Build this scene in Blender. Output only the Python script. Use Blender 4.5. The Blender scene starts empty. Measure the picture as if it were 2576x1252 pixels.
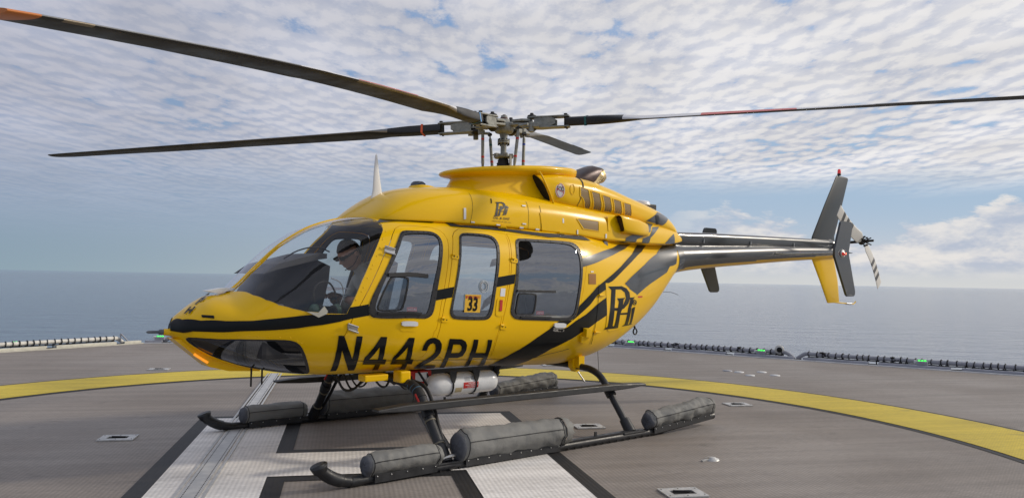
import bpy, bmesh, math, random
import numpy as np
from mathutils import Vector, Matrix, noise
from mathutils.geometry import delaunay_2d_cdt
random.seed(4)
C=bpy.context.scene.collection
# ------------------------------------------------------------------ camera
cam=bpy.data.cameras.new('camera');cam.sensor_width=36;cam.lens=27.04;cam.clip_start=.05;cam.clip_end=200000
co=bpy.data.objects.new('camera',cam);C.objects.link(co);bpy.context.scene.camera=co
A39=math.radians(39.33)
def camvec(v):      # ground frame of the photographer (x right, y forward) -> scene frame (x = towards the tail)
    dn=(math.cos(A39),math.sin(A39));nn=(-math.sin(A39),math.cos(A39))
    return Vector((v[0]*dn[0]+v[1]*dn[1],v[0]*nn[0]+v[1]*nn[1],v[2]))
pit=math.atan(75.3/1935);rol=math.atan(48.6/2576)
R0=Vector((1,0,0));U0=Vector((0,-math.sin(pit),math.cos(pit)));F0=Vector((0,math.cos(pit),math.sin(pit)))
Rr=camvec(math.cos(rol)*R0+math.sin(rol)*U0);Ur=camvec(-math.sin(rol)*R0+math.cos(rol)*U0);Fr=camvec(F0)
M=Matrix((Rr,Ur,-Fr)).transposed().to_4x4();M.translation=Vector((-4.94818651,-6.20904871,1.5));co.matrix_world=M
sc=bpy.context.scene
sc.view_settings.view_transform='Standard';sc.view_settings.look='None';sc.view_settings.exposure=0;sc.view_settings.gamma=1
sc.cycles.max_bounces=8;sc.cycles.transparent_max_bounces=16
# ------------------------------------------------------------------ sun + sky
SUN=Vector((.770,-.400,.455)).normalized()
sl=bpy.data.lights.new('sun','SUN');sl.energy=2.3;sl.angle=math.radians(4.5);sl.color=(1,.90,.76)
so=bpy.data.objects.new('sun',sl);C.objects.link(so);so.rotation_euler=SUN.to_track_quat('Z','Y').to_euler();so.location=(20,-15,20)
W=bpy.data.worlds.new('World');sc.world=W;W.use_nodes=True
class NT:
    def __init__(s,t): s.t=t;s.n=t.nodes;s.l=t.links
    def new(s,ty,**k):
        n=s.n.new(ty)
        for a,v in k.items(): setattr(n,a,v)
        return n
    def put(s,sock,v):
        if v is None: return
        if isinstance(v,bpy.types.NodeSocket): s.l.new(v,sock)
        else:
            if isinstance(v,(tuple,list)) and len(v)==3 and sock.type=='RGBA': v=(*v,1)
            sock.default_value=v
    def m(s,op,a,b=None,c=None,clamp=False):
        n=s.new('ShaderNodeMath',operation=op,use_clamp=clamp)
        s.put(n.inputs[0],a);s.put(n.inputs[1],b);s.put(n.inputs[2],c);return n.outputs[0]
    def vm(s,op,a,b=None,out=0):
        n=s.new('ShaderNodeVectorMath',operation=op);s.put(n.inputs[0],a);s.put(n.inputs[1],b);return n.outputs[out]
    def ss(s,x,a,b,lo=0.,hi=1.):
        n=s.new('ShaderNodeMapRange',interpolation_type='SMOOTHSTEP');s.put(n.inputs[0],x)
        for i,v in enumerate((a,b,lo,hi)): s.put(n.inputs[i+1],v)
        return n.outputs[0]
    def mix(s,f,a,b,mode='MIX'):
        n=s.new('ShaderNodeMix',data_type='RGBA',blend_type=mode);s.put(n.inputs[0],f);s.put(n.inputs[6],a);s.put(n.inputs[7],b);return n.outputs[2]
    def noise(s,v,scale,det=4,rough=.5,dist=0.,out='Fac'):
        n=s.new('ShaderNodeTexNoise');s.put(n.inputs['Vector'],v);n.inputs['Scale'].default_value=scale
        n.inputs['Detail'].default_value=det;n.inputs['Roughness'].default_value=rough;n.inputs['Distortion'].default_value=dist
        return n.outputs[out]
    def xyz(s,x,y,z):
        n=s.new('ShaderNodeCombineXYZ')
        for i,v in enumerate((x,y,z)): s.put(n.inputs[i],v)
        return n.outputs[0]
    def sep(s,v):
        n=s.new('ShaderNodeSeparateXYZ');s.put(n.inputs[0],v);return n.outputs
w=NT(W.node_tree);w.n.clear()
out=w.new('ShaderNodeOutputWorld');bg=w.new('ShaderNodeBackground');w.l.new(bg.outputs[0],out.inputs[0]);bg.inputs[1].default_value=.1
sky=w.new('ShaderNodeTexSky',sky_type='NISHITA',sun_disc=False);sky.sun_elevation=math.asin(SUN.z);sky.sun_rotation=math.atan2(SUN.x,SUN.y)
sky.air_density=1.2;sky.dust_density=1.5;sky.altitude=30
tc=w.new('ShaderNodeTexCoord').outputs['Generated']
X,Y,Z=w.sep(tc)[0:3]
hl=w.m('SQRT',w.m('ADD',w.m('MULTIPLY',X,X),w.m('MULTIPLY',Y,Y)))
saz=Vector((SUN.x,SUN.y)).normalized()
sunw=w.m('DIVIDE',w.m('ADD',w.m('MULTIPLY',X,saz.x),w.m('MULTIPLY',Y,saz.y)),w.m('MAXIMUM',hl,.001))   # -1..1 towards the sun
side=w.ss(sunw,-.5,.65)
# direction in the plane of the cloud sheet, x across the view
zz=w.m('MAXIMUM',w.m('ADD',Z,.012),.01)
cx=w.m('DIVIDE',w.m('ADD',w.m('MULTIPLY',X,math.cos(A39)),w.m('MULTIPLY',Y,-math.sin(A39))),zz)
cy=w.m('DIVIDE',w.m('ADD',w.m('MULTIPLY',X,math.sin(A39)),w.m('MULTIPLY',Y,math.cos(A39))),zz)
P=w.xyz(cx,w.m('MULTIPLY',cy,.56),0)
big=w.noise(P,.55,4,.6)
def cloud(Q):
    wp=w.noise(Q,1.1,2,.5,out='Color');wv=w.vm('SCALE',w.vm('SUBTRACT',wp,(.5,.5,.5)));wv.node.inputs['Scale'].default_value=.12
    Q1=w.vm('ADD',Q,wv)
    w2=w.noise(Q1,20,3,.65,out='Color');wv2=w.vm('SCALE',w.vm('SUBTRACT',w2,(.5,.5,.5)));wv2.node.inputs['Scale'].default_value=.060
    Q2=w.vm('ADD',Q1,wv2)
    vo=w.new('ShaderNodeTexVoronoi',feature='SMOOTH_F1');w.put(vo.inputs['Vector'],Q2);vo.inputs['Scale'].default_value=11.5;vo.inputs['Smoothness'].default_value=.55
    puff=w.m('SUBTRACT',.62,vo.outputs['Distance'])
    f=w.noise(Q1,4.6,8,.70)
    return w.m('ADD',w.m('MULTIPLY',puff,.50),w.m('MULTIPLY',f,.95))
dens=w.m('ADD',cloud(P),w.m('MULTIPLY',w.m('SUBTRACT',big,.5),.9))
sh_=w.vm('SCALE',P);sh_.node.inputs['Scale'].default_value=1.022
rel=w.m('SUBTRACT',cloud(P),cloud(w.vm('ADD',sh_,(.018,0,0))))
# the sheet ends a few degrees above the horizon towards the sun, fades into haze away from it
edge=w.ss(w.m('ADD',Z,w.m('MULTIPLY',w.m('SUBTRACT',w.noise(w.xyz(cx,0,0),.35,3),.5),.06)),.105,.145)
edgeL=w.ss(Z,.02,.2)
cover=w.mix(side,w.xyz(edgeL,edgeL,edgeL),w.xyz(edge,edge,edge))
cov=w.sep(cover)[0]
mask=w.m('MULTIPLY',w.ss(w.m('ADD',dens,w.m('MULTIPLY',w.m('SUBTRACT',1,side),.06)),.21,.43),cov)
# bodies bright on the side the light comes from, hollows grey
lum=w.m('ADD',w.m('MULTIPLY',w.ss(dens,.24,.70),.55),w.m('MULTIPLY',w.ss(rel,-.12,.12),.45))
brL=w.mix(lum,(3.7,4.15,5.4),(5.0,5.15,6.05));brR=w.mix(lum,(5.7,6.0,7.0),(8.5,8.35,8.35))
grey=w.ss(w.noise(P,1.3,3,.5),.35,.7,.88,1.05)
cl=w.mix(side,brL,brR);cl=w.vm('SCALE',cl);w.put(cl.node.inputs['Scale'],grey)
# clear air: the Nishita sky blended with low haze whose tint follows the sun's side
blue=w.mix(side,(1.9,3.0,5.3),(2.5,4.3,7.3))
base=w.mix(.78,sky.outputs[0],blue)
hz=w.m('POWER',w.m('SUBTRACT',1,w.m('MINIMUM',w.m('MAXIMUM',w.m('MULTIPLY',Z,2.6),0),1)),3.2)
hcol=w.mix(side,(2.7,3.7,4.3),(6.8,6.8,6.6))
base=w.mix(w.m('MULTIPLY',hz,.93),base,hcol)
midh=w.m('MULTIPLY',w.ss(Z,.02,.10),w.ss(Z,.30,.10))
base=w.mix(w.m('MULTIPLY',midh,w.m('MULTIPLY',side,.55)),base,(3.5,5.0,6.6))
lav=w.m('MULTIPLY',w.m('MULTIPLY',w.ss(Z,.03,.10),w.ss(Z,.28,.12)),w.m('SUBTRACT',1,side))
base=w.mix(w.m('MULTIPLY',lav,.5),base,(3.1,3.8,5.0))
col=w.mix(mask,base,cl)
# low cumulus bank over the horizon on the sun's side
az=w.m('ARCTAN2',cx,cy)
cp=w.xyz(w.m('MULTIPLY',az,8),w.m('MULTIPLY',Z,19),0)
cn=w.noise(cp,1.3,7,.6,.15);cn2=w.noise(w.vm('ADD',cp,(-.08,.2,0)),1.3,7,.6,.15)
top=w.m('MULTIPLY_ADD',w.noise(w.xyz(w.m('MULTIPLY',az,6.0),3.1,0),1.0,3),.10,.02)
cm=w.m('MULTIPLY',w.ss(w.m('ADD',cn,w.m('MULTIPLY',w.m('SUBTRACT',top,Z),8)),.44,.53),w.m('MULTIPLY',w.ss(Z,.004,.03),w.ss(sunw,.36,.50)))
cm=w.m('MULTIPLY',cm,w.ss(Z,.14,.10))
cc=w.mix(w.ss(w.m('SUBTRACT',cn,cn2),-.14,.14),(4.7,5.2,6.3),(8.4,8.0,7.6))
col=w.mix(w.m('MULTIPLY',cm,.85),col,cc)
below=w.ss(Z,-.02,-.002)
col=w.mix(below,w.mix(side,(1.2,1.5,2.2),(2.6,2.9,3.4)),col)
w.l.new(col,bg.inputs[0])
# ------------------------------------------------------------------ materials
def mat(name,col=(.5,.5,.5),rough=.5,metal=0.,coat=0.,spec=.5,bump=None,em=None,vary=0.,vscale=8.,coatr=.05):
    m=bpy.data.materials.new(name);m.use_nodes=True;t=NT(m.node_tree);b=t.n['Principled BSDF']
    b.inputs['Base Color'].default_value=(*col,1);b.inputs['Roughness'].default_value=rough;b.inputs['Metallic'].default_value=metal
    b.inputs['Coat Weight'].default_value=coat;b.inputs['Coat Roughness'].default_value=coatr;b.inputs['Specular IOR Level'].default_value=spec
    ob=t.new('ShaderNodeTexCoord').outputs['Object']
    if vary:
        n=t.noise(ob,vscale,5,.6);f=t.ss(n,.3,.7,1-vary,1+vary*.6)
        c=t.vm('SCALE',t.xyz(*col));t.put(c.node.inputs['Scale'],f);t.l.new(c,b.inputs['Base Color'])
        r=t.ss(n,.3,.7,max(rough-.08,.02),min(rough+.12,1));t.l.new(r,b.inputs['Roughness'])
    if bump:
        bn=t.new('ShaderNodeBump');bn.inputs['Strength'].default_value=bump[1];bn.inputs['Distance'].default_value=bump[2] if len(bump)>2 else .01
        t.l.new(t.noise(ob,bump[0],4,.6),bn.inputs['Height']);t.l.new(bn.outputs[0],b.inputs['Normal'])
        if coat: t.l.new(bn.outputs[0],b.inputs['Coat Normal'])
    if em: b.inputs['Emission Color'].default_value=(*em[0],1);b.inputs['Emission Strength'].default_value=em[1]
    return m
YEL=mat('yellow_paint',(.86,.515,.001),.28,coat=.28,spec=.2,bump=(4.0,.08,.010))
BLK=mat('black_gloss_paint',(.006,.007,.008),.3,coat=.15,spec=.15,bump=(5.5,.10,.012))
CHA=mat('charcoal_metallic_paint',(.012,.015,.018),.30,metal=.0,coat=.55,bump=(5.0,.10,.012))
INT=mat('cabin_lining',(.13,.13,.135),.8,vary=.3)
INTY=mat('inner_skin',(.20,.19,.18),.7)
SEAL=mat('window_seal',(.016,.016,.018),.5)
RUB=mat('black_rubber',(.012,.012,.013),.6,vary=.3)
SKID=mat('black_skid_paint',(.016,.017,.02),.42,vary=.45,vscale=14,bump=(60,.3,.002))
STP=mat('dark_step_paint',(.018,.019,.022),.5,vary=.4,vscale=10)
FIN=mat('fin_paint',(.013,.018,.020),.38,coat=.25,spec=.3)
WHT=mat('white_paint',(.75,.76,.78),.35,coat=.3)
CYL=mat('white_enamel',(.72,.73,.74),.28,coat=.5,vary=.04)
GRY=mat('grey_green_primer',(.27,.275,.25),.5,metal=.2,vary=.25,vscale=30)
STEEL=mat('bare_steel',(.5,.5,.5),.3,metal=.9,vary=.2)
DST=mat('dark_steel',(.035,.033,.032),.45,metal=.6,vary=.4,vscale=30)
RED=mat('red_tape',(.5,.02,.015),.5);BLU=mat('blue_tape',(.02,.06,.45),.5);ORG=mat('orange_tape',(.75,.11,.03),.5);TEAL=mat('teal_tape',(.02,.12,.13),.5)
LBL=mat('blue_mark',(.12,.32,.62),.4)
FAB=mat('grey_float_fabric',(.185,.185,.176),.72,vary=.12,vscale=5,bump=(14,.45,.016))
FABD=mat('dark_float_end_fabric',(.085,.09,.105),.7,vary=.25,vscale=9,bump=(22,.5,.012))
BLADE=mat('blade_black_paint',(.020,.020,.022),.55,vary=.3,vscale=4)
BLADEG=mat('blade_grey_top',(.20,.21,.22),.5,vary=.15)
TAN=mat('worn_leading_edge',(.24,.20,.15),.42,metal=.35,vary=.3,vscale=6)
BWH=mat('blade_white_paint',(.62,.62,.64),.45);BRD=mat('blade_red_paint',(.52,.08,.07),.45);BTIP=mat('blade_orange_tip',(.55,.17,.03),.5)
TRW=mat('tail_blade_white',(.62,.60,.55),.5);TRB=mat('tail_blade_black',(.05,.05,.05),.5)
SKIN=mat('skin',(.50,.28,.20),.55);HAIR=mat('dark_hair',(.018,.014,.012),.7,bump=(90,.8,.01));SHIRT=mat('olive_grey_shirt',(.45,.45,.41),.85,vary=.2,bump=(20,.5,.02))
PANTS=mat('navy_trousers',(.03,.035,.05),.85);PAPER=mat('paper',(.7,.72,.75),.7)
SEATM=mat('dark_seat_fabric',(.035,.037,.045),.85,vary=.3);BEI=mat('beige_plastic',(.55,.50,.42),.6)
GRN=mat('green_lens',(.02,.5,.06),.3,em=((.04,1,.07),1.6));REDL=mat('red_lens',(.5,.01,.01),.15,coat=1,em=((1,.03,.01),.25));REDH=mat('red_lamp_lit',(.8,.1,.05),.2,em=((1,.12,.04),5))
AMB=mat('amber_lit_lens',(.9,.3,.02),.2,em=((1,.33,.02),.8))
KERB=mat('kerb_white_paint',(.60,.61,.62),.55,vary=.12,vscale=5);KERBG=mat('gutter_grey_paint',(.30,.31,.36),.5,vary=.12,vscale=5)
PIPE=mat('pipe_grey',(.30,.31,.35),.45,vary=.15);LASH=mat('black_lashing',(.012,.012,.014),.8)
PIPEW=mat('pipe_off_white',(.62,.60,.55),.5,vary=.2)
ALU=mat('aluminium_plate',(.52,.52,.51),.45,metal=.5,vary=.2,vscale=12);CREAM=mat('cream_paint',(.55,.53,.45),.5,vary=.15)
DARK=mat('dark_void',(.008,.008,.009),.8)
EXH=mat('heat_tinted_steel',(.075,.05,.048),.42,metal=.5,vary=.4,vscale=8);EXHG=mat('straw_tinted_steel',(.55,.42,.22),.3,metal=.85,vary=.3,vscale=8)
YSTK=mat('placard_yellow',(.72,.42,.02),.5)
def glass(name,tint,refl=1.9,rough=0.):
    m=bpy.data.materials.new(name);m.use_nodes=True;t=NT(m.node_tree);t.n.clear()
    o=t.new('ShaderNodeOutputMaterial');tr=t.new('ShaderNodeBsdfTransparent');gl=t.new('ShaderNodeBsdfGlossy');mx=t.new('ShaderNodeMixShader');ge=t.new('ShaderNodeNewGeometry')
    tr.inputs[0].default_value=(*tint,1);gl.inputs['Roughness'].default_value=rough;gl.inputs[0].default_value=(.9,.93,1,1);
    cs=t.m('ABSOLUTE',t.vm('DOT_PRODUCT',ge.outputs['Incoming'],ge.outputs['Normal'],out=1));f0=((refl-1)/(refl+1))**2*2
    fac=t.m('MULTIPLY_ADD',t.m('POWER',t.m('SUBTRACT',1,cs,clamp=True),5),1-f0,f0)
    ob=t.new('ShaderNodeTexCoord').outputs['Object'];bn=t.new('ShaderNodeBump');bn.inputs['Strength'].default_value=.10;bn.inputs['Distance'].default_value=.02
    st=t.vm('MULTIPLY',ob,(3.0,3.0,9.0));t.l.new(t.noise(st,1.0,2,.5),bn.inputs['Height']);t.l.new(bn.outputs[0],gl.inputs['Normal'])
    t.l.new(fac,mx.inputs[0]);t.l.new(tr.outputs[0],mx.inputs[1]);t.l.new(gl.outputs[0],mx.inputs[2]);t.l.new(mx.outputs[0],o.inputs[0]);return m
GLS=glass('acrylic_window',(.72,.76,.78),2.0);GLW=glass('windscreen_acrylic',(.94,.95,.96),1.33);GLC=glass('smoked_chin_acrylic',(.16,.17,.19),1.55)
# ------------------------------------------------------------------ mesh helpers
def link(name,me,m,parent=None,smooth=True,label=None,kind=None,weight=False):
    o=bpy.data.objects.new(name,me);C.objects.link(o)
    for x in (m if isinstance(m,(list,tuple)) else [m]): me.materials.append(x)
    if smooth: me.polygons.foreach_set('use_smooth',[True]*len(me.polygons))
    if parent is not None: o.parent=parent
    if label: o['label']=label
    if kind: o['kind']=kind
    return o
class MB:
    """collects shapes into one mesh"""
    def __init__(s): s.v=[];s.f=[];s.m=[];s.sm=[]
    def add(s,v,f,mi=0,sm=True):
        b=len(s.v);s.v+=[tuple(p) for p in v];s.f+=[tuple(i+b for i in q) for q in f];s.m+=[mi]*len(f);s.sm+=[sm]*len(f);return s
    def box(s,c,d,rot=None,mi=0,bev=0.):
        bm=bmesh.new();bmesh.ops.create_cube(bm,size=1);bmesh.ops.scale(bm,vec=d,verts=bm.verts)
        if bev: bmesh.ops.bevel(bm,geom=bm.edges[:],offset=bev,segments=2,affect='EDGES',profile=.6)
        if rot is not None: bmesh.ops.rotate(bm,matrix=rot.to_matrix() if hasattr(rot,'to_matrix') else rot,verts=bm.verts)
        bmesh.ops.translate(bm,vec=c,verts=bm.verts)
        s.add([v.co[:] for v in bm.verts],[[v.index for v in f.verts] for f in bm.faces],mi,False);bm.free();return s
    def tube(s,pts,r,seg=12,mi=0,cap=True,up=None):
        pts=[Vector(p) for p in pts];n=len(pts);rs=r if isinstance(r,(list,tuple)) else [r]*n
        t0=(pts[1]-pts[0]).normalized();u=Vector(up) if up else (Vector((0,0,1)) if abs(t0.z)<.9 else Vector((1,0,0)))
        V=[];F=[];a=None
        for i,p in enumerate(pts):
            t=(pts[min(i+1,n-1)]-pts[max(i-1,0)]).normalized()
            a=(u-t*u.dot(t)).normalized() if a is None else (a-t*a.dot(t)).normalized()
            b=t.cross(a)
            for k in range(seg):
                g=2*math.pi*k/seg;V.append(p+(a*math.cos(g)+b*math.sin(g))*rs[i])
        for i in range(n-1):
            for k in range(seg): F.append((i*seg+k,i*seg+(k+1)%seg,(i+1)*seg+(k+1)%seg,(i+1)*seg+k))
        s.add(V,F,mi)
        if cap: s.add(V[:seg],[tuple(range(seg))[::-1]],mi,False);s.add(V[-seg:],[tuple(range(seg))],mi,False)
        return s
    def lathe(s,c,prof,axis=(0,0,1),seg=20,mi=0):
        ax=Vector(axis).normalized();c=Vector(c)
        return s.tube([c+ax*h for h,_ in prof],[max(r,.0005) for _,r in prof],seg,mi)
    def prism(s,poly,d0,d1,plane='xz',mi=0):
        # poly in a plane, extruded along the third axis from d0 to d1
        def P(a,b,d): return {'xz':(a,d,b),'xy':(a,b,d),'yz':(d,a,b)}[plane]
        n=len(poly);V=[P(a,b,d0) for a,b in poly]+[P(a,b,d1) for a,b in poly]
        F=[(i,(i+1)%n,n+(i+1)%n,n+i) for i in range(n)]
        s.add(V,F,mi,False);s.add(V[:n],[tuple(range(n))[::-1]],mi,False);s.add(V[n:],[tuple(range(n))],mi,False);return s
    def tf(s,M,i0=0):
        for i in range(i0,len(s.v)): s.v[i]=tuple(M@Vector(s.v[i]))
        return s
    def build(s,name,m,parent=None,label=None,kind=None,fix=True,bevel=0.,subsurf=0):
        me=bpy.data.meshes.new(name);me.from_pydata(s.v,[],s.f);me.update()
        me.polygons.foreach_set('material_index',s.m)
        o=link(name,me,m,parent,False,label,kind)
        me.polygons.foreach_set('use_smooth',s.sm)
        if fix:
            bm=bmesh.new();bm.from_mesh(me);bmesh.ops.recalc_face_normals(bm,faces=bm.faces);bm.to_mesh(me);bm.free()
        if bevel:
            md=o.modifiers.new('b','BEVEL');md.width=bevel;md.segments=2;md.limit_method='ANGLE'
        return o
def smoothpath(pts,n=6):
    P=[Vector(p) for p in pts];o=[]
    for i in range(len(P)-1):
        p0=P[max(i-1,0)];p1=P[i];p2=P[i+1];p3=P[min(i+2,len(P)-1)]
        for k in range(n):
            t=k/n;o.append(.5*((2*p1)+(p2-p0)*t+(2*p0-5*p1+4*p2-p3)*t*t+(3*p1-p0-3*p2+p3)*t**3))
    o.append(P[-1]);return o
def thing(name,label,cat,loc=(0,0,0),rz=0,group=None):
    o=bpy.data.objects.new(name,None);C.objects.link(o);o.location=loc;o.rotation_euler=(0,0,rz);o['label']=label;o['category']=cat
    if group:o['group']=group
    return o
def tag(o,label,cat,group=None,kind=None):
    if label:o['label']=label
    if cat:o['category']=cat
    if group:o['group']=group
    if kind:o['kind']=kind
    return o
# ------------------------------------------------------------------ fuselage surfaces (metres)
def pchip(xs,ys):
    xs=np.array(xs,float);ys=np.array(ys,float);h=np.diff(xs);d=np.diff(ys)/h
    m=np.zeros_like(ys)
    for i in range(1,len(xs)-1):
        if d[i-1]*d[i]>0:
            w1=2*h[i]+h[i-1];w2=h[i]+2*h[i-1];m[i]=(w1+w2)/(w1/d[i-1]+w2/d[i])
    m[0]=d[0];m[-1]=d[-1]
    def f(x):
        x=np.clip(np.asarray(x,float),xs[0],xs[-1]);i=np.clip(np.searchsorted(xs,x)-1,0,len(xs)-2)
        t=(x-xs[i])/h[i]
        return (1+2*t)*(1-t)**2*ys[i]+t*(1-t)**2*h[i]*m[i]+t*t*(3-2*t)*ys[i+1]+t*t*(t-1)*h[i]*m[i+1]
    return f
class Loft:
    """stations: x, w, zb, zm, zt, nlow, nup ; optional y0"""
    def __init__(s,st):
        a=np.array(st,float);s.x0,s.x1=a[0,0],a[-1,0]
        s.f=[pchip(a[:,0],a[:,k]) for k in range(1,7)]
    def P(s,x,t):
        x=np.asarray(x,float);t=np.asarray(t,float)
        w,zb,zm,zt,nl,nu=[f(x) for f in s.f]
        th=t*math.pi/2
        n=np.where(t<0,nl,nu);h=np.where(t<0,zm-zb,zt-zm)
        c=np.abs(np.cos(th));sn=np.abs(np.sin(th));D=(c**n+sn**n)**(1/n)
        y=-w*c/D;z=zm+np.sign(t)*h*sn/D
        return np.stack(np.broadcast_arrays(x,y,z),-1)
    def t_of_z(s,x,z):
        w,zb,zm,zt,nl,nu=[f(x) for f in s.f]
        n=np.where(z<zm,nl,nu);h=np.where(z<zm,zm-zb,zt-zm)
        r=np.clip(np.abs(z-zm)/h,0,1)
        return np.sign(z-zm)*np.arctan2(r,(1-r**n)**(1/n))*2/math.pi
# x, w, zb, zm, zt, nlow, nup
BODY=Loft([
(-3.225,.03,1.03,1.065,1.11,2.0,2.0),
(-3.19,.13,.99,1.07,1.165,2.0,2.0),
(-3.10,.25,.925,1.08,1.235,2.1,2.0),
(-2.95,.39,.84,1.09,1.325,2.2,2.0),
(-2.84,.47,.80,1.11,1.335,2.3,2.0),
(-2.76,.51,.775,1.12,1.385,2.35,2.3),
(-2.60,.58,.74,1.14,1.545,2.4,2.6),
(-2.35,.67,.695,1.18,1.775,2.5,2.7),
(-2.07,.73,.665,1.20,1.935,2.6,2.7),
(-1.80,.76,.66,1.22,2.01,2.75,2.9),
(-1.50,.775,.66,1.25,2.05,2.9,3.2),
(-.80,.78,.66,1.25,2.07,2.95,3.5),
(0.0,.78,.63,1.25,2.075,2.8,3.5),
(.50,.765,.61,1.26,2.07,2.6,3.3),
(.90,.70,.645,1.30,2.06,2.45,2.9),
(1.30,.60,.73,1.38,2.05,2.3,2.5),
(1.75,.47,.90,1.50,2.05,2.2,2.1),
(2.15,.35,1.13,1.60,2.03,2.1,2.0),
(2.40,.29,1.36,1.68,2.01,2.0,2.0),
(2.58,.25,1.54,1.76,1.995,2.0,2.0),
(2.72,.225,1.61,1.80,1.99,2.0,2.0),
])
COWL=Loft([
(-1.76,.30,1.95,1.97,2.00,2,2.2),
(-1.70,.40,1.95,1.975,2.07,2,2.2),
(-1.58,.48,1.955,1.985,2.17,2,2.3),
(-1.40,.53,1.96,1.99,2.275,2,2.4),
(-1.15,.565,1.96,1.995,2.335,2,2.6),
(-.80,.59,1.96,1.995,2.36,2,2.9),
(-.30,.60,1.955,1.99,2.365,2,3.3),
(.40,.59,1.93,1.97,2.34,2,3.6),
(1.10,.54,1.90,1.94,2.31,2,3.4),
(1.70,.45,1.90,1.94,2.27,2,2.9),
(2.20,.35,1.92,1.95,2.24,2,2.5),
(2.50,.27,1.95,1.98,2.20,2,2.3),
(2.62,.235,1.97,2.0,2.15,2,2.2),
(2.69,.20,1.98,2.01,2.10,2,2.2)])
ENG=Loft([
(.17,.50,2.19,2.38,2.60,3,3.0),
(.45,.53,2.185,2.38,2.62,3.2,3.2),
(.80,.525,2.18,2.37,2.60,3.2,3.2),
(1.15,.49,2.15,2.34,2.55,3.0,3.2),
(1.55,.43,2.12,2.29,2.48,2.8,3.0),
(1.95,.36,2.08,2.24,2.42,2.5,2.6),
(2.25,.30,2.06,2.19,2.365,2.2,2.3),
(2.45,.25,2.04,2.15,2.30,2.0,2.1),
(2.57,.21,2.03,2.11,2.225,2.0,2.0),
(2.66,.15,2.03,2.08,2.13,2.0,2.0)])
BOOM=Loft([
(2.45,.25,1.54,1.77,1.985,2,2),
(2.8,.215,1.62,1.81,1.99,2,2),
(3.4,.195,1.685,1.85,2.01,2,2),
(4.3,.165,1.755,1.90,2.045,2,2),
(5.3,.135,1.83,1.955,2.08,2,2),
(6.3,.11,1.895,2.0,2.105,2,2),
(6.75,.09,1.93,2.02,2.11,2,2)])
SHAFT=Loft([
(2.62,.10,1.95,2.05,2.125,3,3),
(3.4,.10,1.96,2.06,2.15,3.2,3.2),
(5.2,.10,2.02,2.10,2.185,3.2,3.2),
(6.55,.09,2.06,2.13,2.205,3.2,3.2)])
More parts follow.
